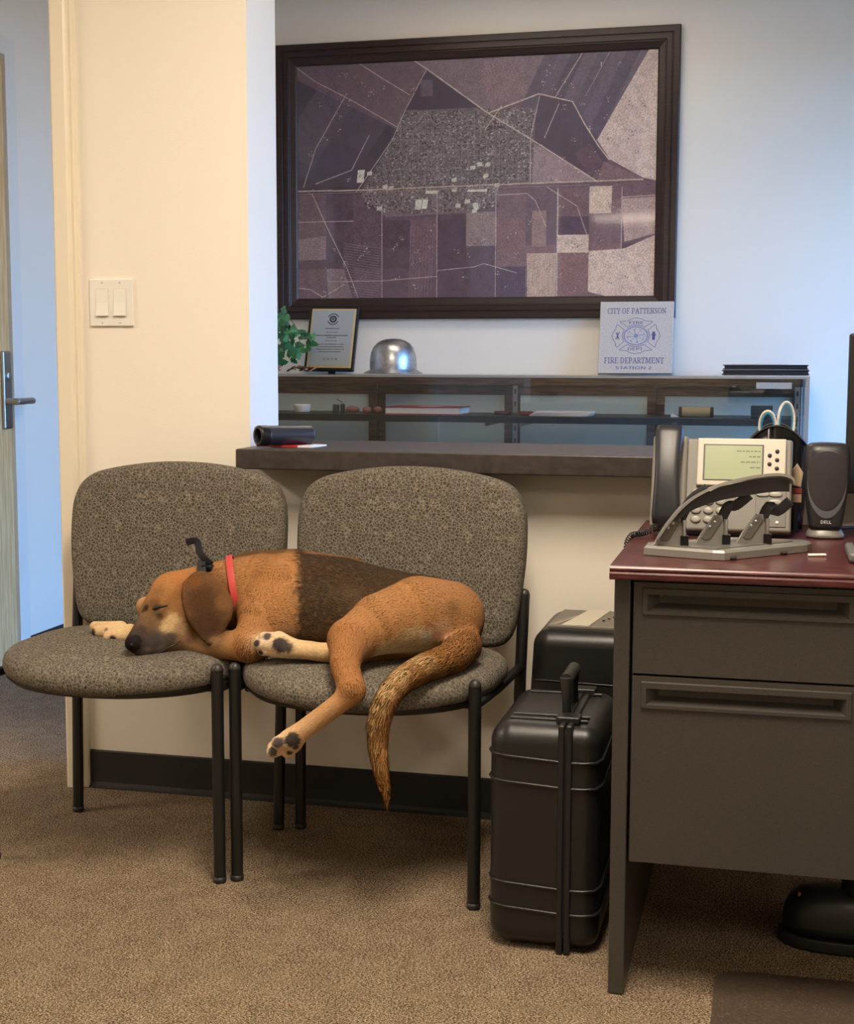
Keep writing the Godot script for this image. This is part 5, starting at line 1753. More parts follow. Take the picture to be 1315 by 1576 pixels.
func build_helmet() -> void:
	var h := thing("steel_helmet", "polished metal fire helmet with a narrow brim on top of the display case", "helmet", Vector3(-0.262, STOP, -2.3))
	one(h, "dome", lathe([[0.090, 0.012], [0.0925, 0.018], [0.0935, 0.034], [0.0925, 0.058], [0.088, 0.083], [0.079, 0.104], [0.066, 0.119], [0.048, 0.130], [0.028, 0.136], [0.010, 0.138], [0.0, 0.138]], Vector3.ZERO, 48, 1.0, 1.18), M.helmet, true, 0.2)
	one(h, "brim", lathe([[0.088, 0.018], [0.096, 0.013], [0.107, 0.007], [0.116, 0.003], [0.1175, 0.0015], [0.116, 0.0008], [0.106, 0.003], [0.088, 0.011]], Vector3.ZERO, 48, 1.0, 1.2), M.helmet, true, 0.2)
	for q in [[0.012, 0.123, 0.068], [0.055, 0.035, 0.092]]:
		one(h, "rivet", ellipsoid(Vector3(q[0] - 0.02, q[1], q[2]), Vector3(0.003, 0.003, 0.003), 8), M.steel_dark, true)

func build_plaque() -> void:
	var p := thing("award_plaque", "award plaque with a silver plate and gold border leaning on the lobby wall", "plaque", Vector3(-0.578, STOP, -2.43))
	var lean := -0.32
	var B := Transform3D(Basis(Vector3(1, 0, 0), lean) * Basis(Vector3(0, 0, 1), -0.01), Vector3(0, 0.009, 0))
	one(p, "board", B * rspan(-0.108, 0.108, 0.0, 0.282, -0.018, 0.0, 0.004, 2), mat(rgb(26, 25, 30), 0.3), true)
	one(p, "gold_border", B * rspan(-0.097, 0.097, 0.011, 0.271, 0.0, 0.003, 0.0014, 1), mat(rgb(204, 184, 130), 0.4, 0.3), true)
	one(p, "plate", B * span(-0.089, 0.089, 0.019, 0.263, 0.003, 0.0042), mat(rgb(170, 176, 180), 0.42, 0.35))
	var ink := mat(rgb(44, 46, 52), 0.6)
	var zi := 0.0043
	# emblem: a disc in a broken ring
	var em := MB.new()
	em.add(B * turned(flat_ring(0.0, 0.016, 28, 0, TAU), Transform3D(Basis.IDENTITY, Vector3(0, 0.224, zi))), false, 0.5, false)
	for s in [[0.35, 2.8], [3.5, 5.9]]:
		em.add(B * turned(flat_ring(0.0215, 0.0255, 20, s[0], s[1]), Transform3D(Basis.IDENTITY, Vector3(0, 0.224, zi))), false, 0.5, false)
	put(p, "emblem", em, ink)
	var e2 := MB.new()
	e2.add(B * turned(flat_ring(0.005, 0.008, 20, 0, TAU), Transform3D(Basis.IDENTITY, Vector3(0, 0.224, zi + 0.0002))), false, 0.5, false)
	put(p, "emblem_ring", e2, mat(rgb(170, 176, 180), 0.42, 0.35))
	# illegible engraved lines as runs of short strokes
	var rng := RandomNumberGenerator.new()
	rng.seed = 12
	for r in [[0.181, 0.058, 0.0046], [0.165, 0.05, 0.003], [0.150, 0.142, 0.0055], [0.141, 0.04, 0.0046], [0.128, 0.05, 0.003], [0.112, 0.12, 0.004], [0.101, 0.114, 0.004], [0.090, 0.124, 0.004], [0.079, 0.098, 0.004]]:
		var mb := MB.new()
		var x: float = -r[1] / 2
		while x < r[1] / 2:
			var w := minf(rng.randf_range(0.002, 0.006), r[1] / 2 - x)
			var hh: float = r[2] * rng.randf_range(0.6, 1.0)
			mb.add(B * span(x, x + w, r[0], r[0] + hh, zi - 0.0002, zi))
			x += w + rng.randf_range(0.0008, 0.002)
		put(p, "engraved_line", mb, ink)
	var yr := lettering(p, "2 0 1 8", true, 0.062, 0.0085, Vector3.ZERO, ink)
	yr.transform = B * Transform3D(Basis.IDENTITY, Vector3(0.004, 0.049, zi)) * yr.transform
	one(p, "easel_foot", B * sweep([Vector3(0, 0.20, -0.018), Vector3(0, 0.004, -0.05)], rect(0.03, 0.004)), M.black_plastic)

func flat_ring(r0: float, r1: float, seg: int, a0: float, a1: float) -> PackedVector3Array:
	var t := PackedVector3Array()
	for k in seg:
		var a := lerpf(a0, a1, float(k) / seg); var b := lerpf(a0, a1, float(k + 1) / seg)
		var p := Vector3(cos(a), sin(a), 0); var q := Vector3(cos(b), sin(b), 0)
		q4(t, p * r0, p * r1, q * r1, q * r0)
	return t

func ribbon(pts: Array, w: float, closed := true) -> PackedVector3Array:
	# flat outline of width w in the xy plane
	var t := PackedVector3Array()
	var n := pts.size()
	for i in n if closed else n - 1:
		var a: Vector2 = pts[i]; var b: Vector2 = pts[(i + 1) % n]
		var d := (b - a).normalized() * w * 0.5
		var s := Vector2(-d.y, d.x)
		q4(t, Vector3(a.x - d.x + s.x, a.y - d.y + s.y, 0), Vector3(b.x + d.x + s.x, b.y + d.y + s.y, 0), Vector3(b.x + d.x - s.x, b.y + d.y - s.y, 0), Vector3(a.x - d.x - s.x, a.y - d.y - s.y, 0))
	return t

func build_station_sign() -> void:
	var p := thing("station_sign", "square grey stone tile with a blue fire department emblem on the display case", "sign", Vector3(0.688, STOP, -2.455))
	var lean := -0.22
	var B := Transform3D(Basis(Vector3(1, 0, 0), lean) * Basis(Vector3(0, 0, 1), 0.0), Vector3(0, 0.003, 0))
	var st := triplanar(mat(Color.WHITE, 0.55), 0.16)
	st.albedo_texture = ramp_tex(256, 256, noise_bytes(256, 256, FastNoiseLite.TYPE_SIMPLEX, 0.12, 61, 4), [[60, rgb(176, 168, 160)], [128, rgb(190, 183, 176)], [200, rgb(204, 198, 192)]])
	one(p, "tile", B * rspan(-0.146, 0.146, 0.0, 0.292, -0.012, 0.0, 0.002, 1), st, true)
	var ink := mat(rgb(66, 78, 138), 0.6)
	var pale := mat(rgb(128, 134, 172), 0.6)
	var zi := 0.0004
	var C := B * Transform3D(Basis.IDENTITY, Vector3(0.0, 0.152, zi))
	var words := [["CITY OF PATTERSON", true, 0.232, 0.0225, Vector3(0.0, 0.254, 0)], ["FIRE DEPARTMENT", true, 0.236, 0.0235, Vector3(-0.004, 0.052, 0)], ["STATION 2", false, 0.142, 0.0115, Vector3(-0.004, 0.022, 0)]]
	for w in words:
		var l := lettering(p, w[0], w[1], w[2], w[3], Vector3.ZERO, ink)
		l.transform = B * Transform3D(Basis.IDENTITY, w[4] + Vector3(0, 0, zi)) * l.transform
	# cross with flared arms; the middle is an oval, wider than tall
	var ring := MB.new()
	ring.add(C * Transform3D(Basis.from_scale(Vector3(1.28, 1, 1)), Vector3.ZERO) * flat_ring(0.034, 0.038, 40, 0, TAU), false, 0.5, false)
	ring.add(C * Transform3D(Basis.from_scale(Vector3(1.28, 1, 1)), Vector3.ZERO) * flat_ring(0.0395, 0.0405, 40, 0, TAU), false, 0.5, false)
	put(p, "emblem_ring", ring, pale)
	var arm_v := [Vector2(-0.034, 0.036), Vector2(-0.064, 0.056), Vector2(-0.062, 0.059), Vector2(-0.038, 0.060), Vector2(-0.02, 0.069), Vector2(0, 0.073), Vector2(0.02, 0.069), Vector2(0.038, 0.060), Vector2(0.062, 0.059), Vector2(0.064, 0.056), Vector2(0.034, 0.036), Vector2(0.018, 0.042), Vector2(0, 0.044), Vector2(-0.018, 0.042)]
	var arm_h := [Vector2(0.047, 0.024), Vector2(0.074, 0.046), Vector2(0.078, 0.044), Vector2(0.082, 0.026), Vector2(0.092, 0.010), Vector2(0.096, 0), Vector2(0.092, -0.010), Vector2(0.082, -0.026), Vector2(0.078, -0.044), Vector2(0.074, -0.046), Vector2(0.047, -0.024), Vector2(0.053, -0.01), Vector2(0.0545, 0), Vector2(0.053, 0.01)]
	for s in [1, -1]:
		var a := []
		var b := []
		for q in arm_v:
			a.append(Vector2(q.x, q.y * s))
		for q in arm_h:
			b.append(Vector2(q.x * s, q.y))
		for o in [a, b]:
			var mb := MB.new()
			mb.add(C * ribbon(o, 0.0018), false, 0.5, false)
			put(p, "emblem_arm", mb, ink)
	for w in [["FIRE", 0.056, 0.0115, Vector3(0, 0.0535, 0)], ["DEPT", 0.060, 0.0115, Vector3(0, -0.0535, 0)]]:
		var l := lettering(p, w[0], false, w[1], w[2], Vector3.ZERO, ink)
		l.transform = C * Transform3D(Basis.IDENTITY, w[3]) * l.transform
	# ladder-and-hook device at the left, hydrant at the right, tools radiating in the middle
	var dev := MB.new()
	dev.add(C * ribbon([Vector2(-0.079, -0.013), Vector2(-0.066, 0.013)], 0.003, false), false, 0.5, false)
	dev.add(C * ribbon([Vector2(-0.079, 0.013), Vector2(-0.066, -0.013)], 0.003, false), false, 0.5, false)
	dev.add(C * ribbon([Vector2(-0.0725, -0.014), Vector2(-0.0725, 0.014)], 0.0022, false), false, 0.5, false)
	put(p, "hook_device", dev, ink)
	var hy := MB.new()
	hy.add(C * Transform3D(Basis.IDENTITY, Vector3(0.070, 0, 0)) * (PackedVector3Array(ribbon([Vector2(0, -0.011), Vector2(0, 0.011)], 0.011, false))), false, 0.5, false)
	hy.add(C * Transform3D(Basis.IDENTITY, Vector3(0.070, 0, 0)) * ribbon([Vector2(-0.008, 0.004), Vector2(0.008, 0.004)], 0.004, false), false, 0.5, false)
	put(p, "hydrant_device", hy, ink)
	var tl := MB.new()
	for k in 8:
		var a := TAU * k / 8.0 + 0.2
		var d := Vector2(cos(a) * 1.28, sin(a))
		tl.add(C * ribbon([d * 0.008, d * 0.028], 0.0028 if k % 2 == 0 else 0.0016, false), false, 0.5, false)
		tl.add(C * ribbon([d * 0.026 + Vector2(-d.y, d.x) * 0.006, d * 0.026 - Vector2(-d.y, d.x) * 0.006], 0.0022, false), false, 0.5, false)
	tl.add(C * flat_ring(0.0, 0.008, 16, 0, TAU), false, 0.5, false)
	put(p, "tool_device", tl, pale)

func build_folders() -> void:
	var f := ["uppermost black folder stacked at the end of the display case", "lower black folder stacked at the end of the display case"]
	for k in 2:
		var t := thing("black_folder", f[1 - k], "folder", Vector3(1.195, STOP + 0.0005 + 0.0195 * k, -2.28), "black folders on the display case")
		var w := 0.158 - 0.004 * k
		one(t, "cover", rspan(-w, w, 0.0005, 0.0045, -0.115, 0.115, 0.002, 1), M.black_gloss, true)
		one(t, "cover", rspan(-w, w, 0.0145, 0.0185, -0.115, 0.115, 0.002, 1), M.black_gloss, true)
		one(t, "pages", span(-w + 0.006, w - 0.004, 0.0045, 0.0145, -0.11, 0.11), mat(rgb(40, 38, 44), 0.8))
	var pp := thing("pink_sheet", "faded pink sheet lying on the black folders", "paper", Vector3(1.17, STOP + 0.0395, -2.28))
	one(pp, "sheet", span(-0.10, 0.105, 0.0003, 0.0015, -0.09, 0.09), mat(rgb(206, 178, 178), 0.8))

func build_plant() -> void:
	var t := thing("potted_ivy", "green ivy trailing from a woven pot on the display case beside the plaque", "plant", Vector3(-0.80, STOP, -2.30))
	one(t, "pot", lathe([[0.0, 0.001], [0.045, 0.001], [0.052, 0.02], [0.062, 0.06], [0.066, 0.10], [0.062, 0.104], [0.056, 0.10], [0.0, 0.09]], Vector3.ZERO, 28), mat(rgb(168, 116, 88), 0.8), true)
	for k in 8:
		var a := TAU * k / 8
		one(t, "weave_band", tube(arc_ring(0.055 + 0.0014 * k, 0.012 + 0.011 * k, 28), 0.003, 5), mat(rgb(188, 138, 104), 0.8), true)
	var leaf := PackedVector2Array([Vector2(0, 0), Vector2(0.012, 0.004), Vector2(0.018, 0.013), Vector2(0.011, 0.019), Vector2(0.012, 0.027), Vector2(0.0, 0.042), Vector2(-0.012, 0.027), Vector2(-0.011, 0.019), Vector2(-0.018, 0.013), Vector2(-0.012, 0.004)])
	var greens := [mat(rgb(52, 112, 66), 0.5), mat(rgb(36, 84, 50), 0.5), mat(rgb(72, 134, 76), 0.5)]
	for g in greens:
		g.backlight_enabled = true
		g.backlight = Color(0.08, 0.16, 0.06)
	var rng := RandomNumberGenerator.new()
	rng.seed = 31
	var meshes := []
	for k in 3:
		var pr := prism(leaf, -0.0004, 0.0004)
		for i in pr.size():
			var p := pr[i]
			p.z += -3.0 * p.x * p.x * 4.0 - 5.0 * p.y * p.y * (0.6 + 0.5 * k)
			pr[i] = p
		var mb := MB.new()
		mb.add(pr, false)
		meshes.append(mb.mesh())
	for v in 9:
		var a := rng.randf_range(-0.9, 1.1)
		var reach := rng.randf_range(0.07, 0.17)
		var hgt := rng.randf_range(0.05, 0.16)
		var droop := rng.randf_range(0.0, 0.14)
		var pth := smooth_path([Vector3(0, 0.09, 0), Vector3(cos(a) * reach * 0.4, 0.10 + hgt, sin(a) * reach * 0.4), Vector3(cos(a) * reach, 0.10 + hgt - droop * 0.6, sin(a) * reach), Vector3(cos(a) * reach * 1.1, 0.06 + hgt - droop, sin(a) * reach * 1.1)], 5)
		var vine := one(t, "vine", tube(pth, 0.0014, 5), greens[1], true)
		for k in range(4, pth.size(), 1):
			var l := MeshInstance3D.new()
			l.name = numbered(vine, "leaf")
			l.mesh = meshes[rng.randi() % 3]
			l.material_override = greens[rng.randi() % 3]
			vine.add_child(l)
			l.transform = Transform3D(Basis.from_euler(Vector3(rng.randf_range(-0.8, 0.5), rng.randf_range(-0.9, 0.9), rng.randf_range(-2.6, 2.6))).scaled(Vector3.ONE * rng.randf_range(0.7, 1.15)), pth[k])
	# dried pods and leaves before the plaque
	var d := thing("dried_pods", "small heap of dried brown pods and curled leaves before the plaque", "dried leaves", Vector3(-0.66, STOP, -2.345))
	var br := [mat(rgb(96, 66, 52), 0.8), mat(rgb(66, 46, 40), 0.8), mat(rgb(176, 138, 104), 0.8)]
	for k in 16:
		var at := Vector3(rng.randf_range(-0.055, 0.05), rng.randf_range(0.008, 0.026), rng.randf_range(-0.02, 0.03))
		one(d, "pod", turned(ellipsoid(Vector3.ZERO, Vector3(rng.randf_range(0.010, 0.020), 0.004, 0.007), 10), Transform3D(Basis.from_euler(Vector3(rng.randf_range(-0.7, 0.7), rng.randf_range(0, TAU), rng.randf_range(-0.6, 0.6))), at)), br[k % 3], true)
	one(d, "curled_leaf", turned(ellipsoid(Vector3.ZERO, Vector3(0.03, 0.003, 0.012), 12), Transform3D(Basis.from_euler(Vector3(0.2, 0.2, 0.5)), Vector3(0.055, 0.017, 0.02))), br[2], true)

func arc_ring(r: float, y: float, seg: int) -> Array:
	var o := []
	for k in seg + 1:
		var a := TAU * k / seg
		o.append(Vector3(cos(a) * r, y, sin(a) * r))
	return o

# ---------------------------------------------------------------- framed aerial photograph
var pim: Image
const PW := 1100
const PH := 704

# drawing units: a 1100 x 740 sheet, x right, y down
func px(x: float, y: float) -> Vector2:
	return Vector2(x / 1100.0 * PW, y / 740.0 * PH)

func fill(pts: Array, c: Color) -> void:
	var poly := []
	var y0 := 1e9; var y1 := -1e9
	for q in pts:
		var p := px(q[0], q[1])
		poly.append(p)
		y0 = minf(y0, p.y); y1 = maxf(y1, p.y)
	for y in range(maxi(0, int(y0)), mini(PH - 1, int(y1)) + 1):
		var xs := []
		for i in poly.size():
			var a: Vector2 = poly[i]; var b: Vector2 = poly[(i + 1) % poly.size()]
			var yy := y + 0.5
			if (a.y <= yy) != (b.y <= yy):
				xs.append(a.x + (yy - a.y) / (b.y - a.y) * (b.x - a.x))
		xs.sort()
		for i in range(0, xs.size() - 1, 2):
			var xa := clampi(int(round(xs[i])), 0, PW)
			var xb := clampi(int(round(xs[i + 1])), 0, PW)
			if xb > xa:
				pim.fill_rect(Rect2i(xa, y, xb - xa, 1), c)

func road(pts: Array, w: float, c: Color) -> void:
	for i in pts.size() - 1:
		var a := px(pts[i][0], pts[i][1]); var b := px(pts[i + 1][0], pts[i + 1][1])
		var n := int(a.distance_to(b)) + 1
		for k in n + 1:
			var p := a.lerp(b, float(k) / n)
			pim.fill_rect(Rect2i(int(p.x - w / 2), int(p.y - w / 2), maxi(2, int(w)), maxi(2, int(w))), c)

func aerial_print() -> ImageTexture:
	pim = Image.create(PW, PH, false, Image.FORMAT_RGB8)
	var rng := RandomNumberGenerator.new()
	rng.seed = 5
	pim.fill(rgb(119, 97, 111))
	# fields north-west of the town, in slanting blocks
	var nw := [rgb(79, 65, 87), rgb(89, 76, 98), rgb(72, 59, 81), rgb(98, 84, 104), rgb(83, 69, 92)]
	for i in 7:
		for j in 6:
			var o := Vector2(-160 + i * 112 - j * 62, -40 + i * 58 + j * 92)
			fill([[o.x, o.y], [o.x + 112, o.y + 58], [o.x + 50, o.y + 150], [o.x - 62, o.y + 92]], nw[rng.randi() % 5])
	# pale open ground at the top
	fill([[365, -5], [790, -5], [815, 70], [755, 120], [600, 170], [412, 28]], rgb(136, 116, 128))
	fill([[560, 10], [700, 0], [720, 110], [610, 150]], rgb(145, 122, 132))
	fill([[412, 28], [600, 170], [565, 150], [345, 152]], rgb(77, 61, 85))
	fill([[392, 60], [430, 60], [430, 110], [392, 110]], rgb(111, 95, 113))
	# strips north-east
	for k in 9:
		var x := 770 + k * 40
		fill([[x, -5], [x + 40, -5], [x + 40 - 130, 280], [x - 130, 280]], [rgb(102, 89, 111), rgb(111, 97, 119), rgb(92, 80, 104), rgb(117, 103, 121)][k % 4])
	fill([[752, 118], [852, 145], [935, 270], [962, 320], [905, 380], [728, 250]], rgb(89, 72, 94))
	fill([[860, 300], [905, 270], [945, 330], [905, 372]], rgb(111, 86, 104))
	fill([[1075, -5], [1105, -5], [1105, 390], [1060, 378], [965, 322], [925, 262]], rgb(225, 202, 193))  # pale ground at the right; whitening by reflected light is mixed into its colour
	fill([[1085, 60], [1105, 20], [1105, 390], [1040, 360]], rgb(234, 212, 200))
	fill([[728, 258], [925, 384], [728, 388]], rgb(169, 146, 151))
	fill([[945, 326], [1062, 380], [930, 386]], rgb(141, 112, 121))
	# south of the railway: a square grid
	var xs := [0, 92, 180, 272, 360, 445, 534, 628, 716, 812, 905, 1000, 1105]
	var ys := [405, 490, 575, 640, 745]
	var tone := [rgb(102, 82, 102), rgb(111, 89, 107), rgb(96, 76, 98), rgb(119, 95, 111), rgb(132, 106, 117), rgb(143, 112, 119)]
	for i in 12:
		for j in 4:
			var c: Color = tone[rng.randi() % 4 + (2 if i > 6 else 0)]  # lighter tones to the right: field colour plus painted-in whitening from the glass
			fill([[xs[i], ys[j]], [xs[i + 1], ys[j]], [xs[i + 1], ys[j + 1]], [xs[i], ys[j + 1]]], c)
	fill([[0, 545], [92, 535], [92, 610], [0, 612]], rgb(151, 129, 139))
	fill([[92, 640], [150, 640], [180, 745], [98, 740]], rgb(149, 125, 134))
	for k in 26:
		road([[150, 560 + k * 8], [268, 578 + k * 8]], 2, rgb(141, 122, 136))
	fill([[360, 490], [445, 480], [445, 640], [372, 745], [356, 745]], rgb(124, 99, 113))
	for k in 8:
		road([[365 + k * 10, 500], [355 + k * 10, 740]], 1.5, rgb(141, 116, 128))
	fill([[534, 470], [628, 470], [628, 575], [534, 575]], rgb(160, 139, 139))
	fill([[735, 470], [778, 470], [778, 580], [735, 580]], rgb(166, 137, 136))
	fill([[720, 600], [810, 600], [808, 740], [722, 740]], rgb(212, 182, 165))
	for k in 5:
		road([[735 + k * 15, 605], [733 + k * 15, 735]], 2, rgb(227, 196, 176))
	fill([[812, 546], [905, 546], [905, 600], [812, 600]], rgb(234, 209, 191))
	fill([[905, 400], [972, 400], [970, 482], [905, 482]], rgb(232, 207, 189))
	fill([[905, 596], [1010, 590], [1105, 548], [1105, 745], [1000, 745], [905, 720]], rgb(237, 209, 191))  # pale field, with part of the glass reflection put into the print colour
	fill([[812, 600], [905, 600], [905, 720], [812, 740]], rgb(151, 114, 119))
	fill([[1000, 440], [1105, 436], [1105, 545], [1010, 570]], rgb(200, 170, 162))
	fill([[975, 395], [1105, 388], [1105, 432], [975, 440]], rgb(130, 101, 113))
	# the town: streets and roofs
	fill([[345, 150], [742, 160], [735, 385], [230, 390], [200, 402], [318, 222]], rgb(119, 110, 115))
	fill([[215, 392], [634, 392], [634, 440], [540, 472], [285, 480], [205, 410]], rgb(134, 120, 126))
	fill([[615, 190], [652, 215], [600, 220]], rgb(74, 61, 83))
	for k in 22:
		road([[330 + k * 19, 158 + (k % 3) * 6], [330 + k * 19, 384]], 1.0, rgb(158, 146, 149))
	for k in 12:
		road([[345 - k * 7, 170 + k * 18], [735, 170 + k * 18]], 1.0, rgb(154, 142, 146))
	for k in 5200:
		var x := rng.randf_range(215, 735); var y := rng.randf_range(155, 470)
		if x < 345 - (y - 150) * 0.55 and y < 385:
			continue
		if y > 388 and (x > 630 or y > 478 - absf(x - 420) * 0.12):
			continue
		var p := px(x, y)
		var v := [0.5, 0.62, 0.75, 0.9, 1.1, 1.35, 1.65, 1.9][rng.randi() % 8] as float
		pim.fill_rect(Rect2i(int(p.x), int(p.y), rng.randi_range(2, 6), rng.randi_range(2, 5)), Color(0.42 * v, 0.385 * v, 0.40 * v))
	for k in 16:
		var x := rng.randf_range(220, 640); var y := rng.randf_range(300, 470)
		fill([[x, y], [x + 16, y - 2], [x + 15, y + 10], [x - 1, y + 11]], rgb(223, 225, 209))
	for q in [[378, 428, 20, 30], [400, 428, 16, 28], [410, 400, 40, 10], [195, 330, 22, 40], [540, 400, 60, 8]]:
		fill([[q[0], q[1]], [q[0] + q[2], q[1]], [q[0] + q[2] - 4, q[1] + q[3]], [q[0] - 4, q[1] + q[3]]], rgb(232, 230, 213))
	# roads
	var rc := rgb(218, 200, 193)
	road([[0, 5], [60, 50], [170, 110], [318, 200]], 2.5, rc)
	road([[200, 0], [270, 48], [360, 105]], 2.5, rc)
	road([[412, 28], [345, 150], [305, 240], [190, 400]], 2.5, rc)
	road([[160, 92], [60, 260], [20, 380]], 1.5, rc)
	road([[232, 222], [175, 330], [60, 370]], 1.5, rc)
	road([[365, -5], [412, 28], [600, 170], [728, 252], [930, 388]], 3.0, rc)
	road([[600, 170], [752, 118], [852, 145], [890, 215], [930, 280], [962, 322]], 3.5, rgb(225, 205, 193))
	road([[640, 150], [590, 220]], 2.0, rc)
	road([[755, 120], [728, 250], [728, 388]], 1.8, rc)
	road([[812, 150], [770, 250]], 1.6, rc)
	road([[880, 0], [800, 130]], 1.6, rc)
	road([[960, 0], [890, 130]], 1.6, rgb(160, 146, 158))
	road([[0, 392], [200, 394], [460, 390], [1060, 384]], 4.0, rgb(212, 189, 176))
	road([[0, 402], [460, 398], [905, 396]], 1.5, rgb(160, 139, 145))
	road([[48, 402], [92, 500], [160, 640], [200, 745]], 2.5, rc)
	for x in [272, 445, 626, 812, 1002]:
		road([[x, 405 if x > 300 else 440], [x, 745]], 3.0 if x == 812 else 2.2, rc)
	road([[0, 490], [180, 490]], 1.5, rc)
	road([[445, 650], [560, 640], [590, 630], [690, 660]], 2.0, rc)
	road([[100, 680], [270, 680], [445, 668]], 1.5, rc)
	road([[780, 400], [870, 460], [890, 520], [905, 560]], 2.0, rgb(216, 191, 178))
	road([[620, 420], [720, 418], [745, 440], [778, 520]], 2.0, rgb(216, 191, 176))
	road([[1000, 436], [1105, 432]], 2.0, rgb(227, 202, 187))
	road([[0, 700], [40, 705], [80, 730], [150, 690]], 1.2, rc)
	# farmsteads along the roads
	for k in 150:
		var x := rng.randf_range(20, 1060); var y := rng.randf_range(20, 720)
		if x > 210 and x < 740 and y > 150 and y < 480:
			continue
		if x > 400 and x < 760 and y < 150:
			continue
		for j in 8:
			var p := px(x + rng.randf_range(-9, 9), y + rng.randf_range(-9, 9))
			pim.fill_rect(Rect2i(int(p.x), int(p.y), rng.randi_range(2, 4), rng.randi_range(2, 3)), [rgb(223, 207, 200), rgb(102, 89, 100), rgb(160, 146, 151)][j % 3])
	# film grain
	var gr := noise_bytes(512, 512, FastNoiseLite.TYPE_VALUE, 0.5, 71, 1)
	var lo := noise_bytes(512, 512, FastNoiseLite.TYPE_SIMPLEX, 0.02, 72, 3)
	var data := pim.get_data()
	for y in PH:
		for x in PW:
			var k := (y % 512) * 512 + x % 512
			var m := 1.0 + (gr[k] - 128) * 0.0013 + (lo[k] - 128) * 0.0005
			var o := (y * PW + x) * 3
			for q in 3:
				data[o + q] = clampi(int(data[o + q] * m), 0, 255)
	pim = Image.create_from_data(PW, PH, false, Image.FORMAT_RGB8, data)
	pim.generate_mipmaps()
	return ImageTexture.create_from_image(pim)

func build_picture() -> void:
	var t := thing("framed_aerial_photo", "large aerial photograph of a town in a dark wooden frame on the lobby wall", "picture", Vector3(0, 0, -2.56))
	var x0 := -0.835; var x1 := 0.838; var y0 := 1.257; var y1 := 2.392
	# moulding: stepped, mitred at the corners
	var steps := [[0.0, 0.002], [0.0, 0.026], [0.004, 0.030], [0.026, 0.030], [0.029, 0.026], [0.032, 0.026], [0.034, 0.029], [0.052, 0.029], [0.055, 0.024], [0.058, 0.024], [0.060, 0.022], [0.082, 0.016], [0.088, 0.010]]
	var names := [0, 1, 2, 3]
	for side in 4:
		var tt := PackedVector3Array()
		for k in steps.size() - 1:
			var a: Array = steps[k]; var b: Array = steps[k + 1]
			var c := func(s: Array, e: int) -> Vector3:
				match side:
					0: return Vector3((x0 + s[0]) if e == 0 else (x1 - s[0]), y1 - s[0], s[1])
					1: return Vector3(x1 - s[0], (y1 - s[0]) if e == 0 else (y0 + s[0]), s[1])
					2: return Vector3((x1 - s[0]) if e == 0 else (x0 + s[0]), y0 + s[0], s[1])
				return Vector3(x0 + s[0], (y0 + s[0]) if e == 0 else (y1 - s[0]), s[1])
			q4(tt, c.call(a, 0), c.call(a, 1), c.call(b, 1), c.call(b, 0))
		var mb := MB.new()
		mb.add(tt, false, 0.5, false)
		put(t, "frame_rail", mb, M.frame_wood)
	one(t, "backing", span(x0 + 0.002, x1 - 0.002, y0 + 0.002, y1 - 0.002, 0.001, 0.006), M.frame_wood)
	var pm := mat(Color.WHITE, 0.45)
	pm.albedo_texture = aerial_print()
	var pr := MB.new()
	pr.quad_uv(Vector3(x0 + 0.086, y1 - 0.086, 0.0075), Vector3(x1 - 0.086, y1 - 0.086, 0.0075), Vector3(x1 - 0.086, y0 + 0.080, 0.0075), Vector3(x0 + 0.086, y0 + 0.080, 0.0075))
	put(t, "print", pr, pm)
	one(t, "glazing", span(x0 + 0.084, x1 - 0.084, y0 + 0.078, y1 - 0.084, 0.0095, 0.0115), M.picture_glass)

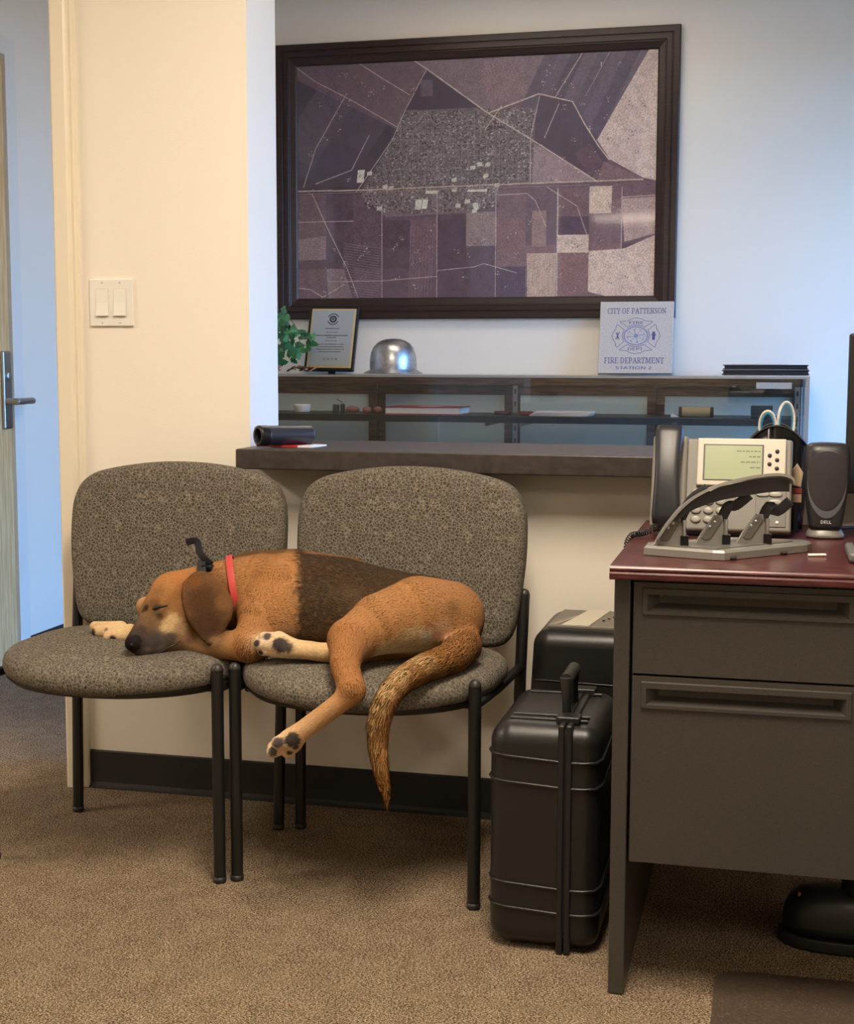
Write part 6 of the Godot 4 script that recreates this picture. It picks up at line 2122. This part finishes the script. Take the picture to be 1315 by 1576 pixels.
# ---------------------------------------------------------------- small things in the office
func build_small_office_things() -> void:
	var s := thing("light_switch", "white double rocker light switch on the cream wall above the waiting chairs", "light switch", Vector3(-0.355, 1.220, 0.0))
	one(s, "plate", rspan(-0.058, 0.058, -0.0575, 0.0575, 0.0005, 0.0065, 0.003, 3), M.white, true)
	for x in [-0.0232, 0.0232]:
		one(s, "rocker_frame", span(x - 0.0175, x + 0.0175, -0.0345, 0.0345, 0.006, 0.0072), mat(rgb(226, 222, 214), 0.4))
		var pd := PackedVector2Array([Vector2(0.0070, -0.032), Vector2(0.0130, -0.032), Vector2(0.0092, 0.0), Vector2(0.0078, 0.032), Vector2(0.0070, 0.032)])
		one(s, "rocker", Transform3D(Basis(Vector3(0, 0, 1), Vector3(0, 1, 0), Vector3(1, 0, 0)), Vector3.ZERO) * prism(pd, x - 0.0155, x + 0.0155), M.white)
		for y in [-0.0485, 0.0485]:
			one(s, "screw", turned(lathe([[0.0, 0.0014], [0.0022, 0.001], [0.0028, 0.0], [0.0, 0.0]], Vector3.ZERO, 10), Transform3D(Basis(Vector3(1, 0, 0), PI / 2), Vector3(x, y, 0.0064))), mat(rgb(206, 202, 194), 0.35), true)
	# short black pipe lying on a booklet at the end of the ledge
	var b := thing("booklet", "red and white folded booklet lying on the charcoal ledge under the pipe", "booklet", Vector3(0.10, 0.875, -0.015))
	one(b, "cover", turned(span(-0.075, 0.035, 0.0005, 0.0045, -0.045, 0.04), Transform3D(Basis(Vector3.UP, -0.15), Vector3.ZERO)), mat(rgb(186, 58, 50), 0.5))
	one(b, "pages", turned(span(0.0352, 0.072, 0.0005, 0.0042, -0.043, 0.038), Transform3D(Basis(Vector3.UP, -0.15), Vector3.ZERO)), mat(rgb(228, 228, 232), 0.6))
	var p := thing("black_pipe", "short black rubber pipe end lying on the charcoal ledge", "pipe", Vector3(0.0, 0.0, 0.0))
	var a0 := Vector3(0.044, 0.9035, 0.062); var a1 := Vector3(0.140, 0.9020, -0.045)
	var ax := (a1 - a0).normalized()
	var ln := a0.distance_to(a1)
	var bs := Basis(Quaternion(Vector3.UP, ax))
	one(p, "pipe", Transform3D(bs, a0) * lathe([[0.0175, 0.0], [0.0175, ln * 0.9], [0.0, ln * 0.9], [0.0, ln], [0.019, ln], [0.0235, ln - 0.006], [0.0235, 0.03], [0.0235, 0.0], [0.0175, 0.0]], Vector3.ZERO, 32), mat(rgb(40, 40, 48), 0.35), true, 0.6)
	one(p, "collar", Transform3D(bs, a0) * lathe([[0.0178, -0.002], [0.0178, 0.024], [0.0236, 0.024], [0.0245, 0.021], [0.0245, 0.002], [0.0232, -0.002], [0.0178, -0.002]], Vector3.ZERO, 32), mat(rgb(20, 20, 22), 0.3), true, 0.6)
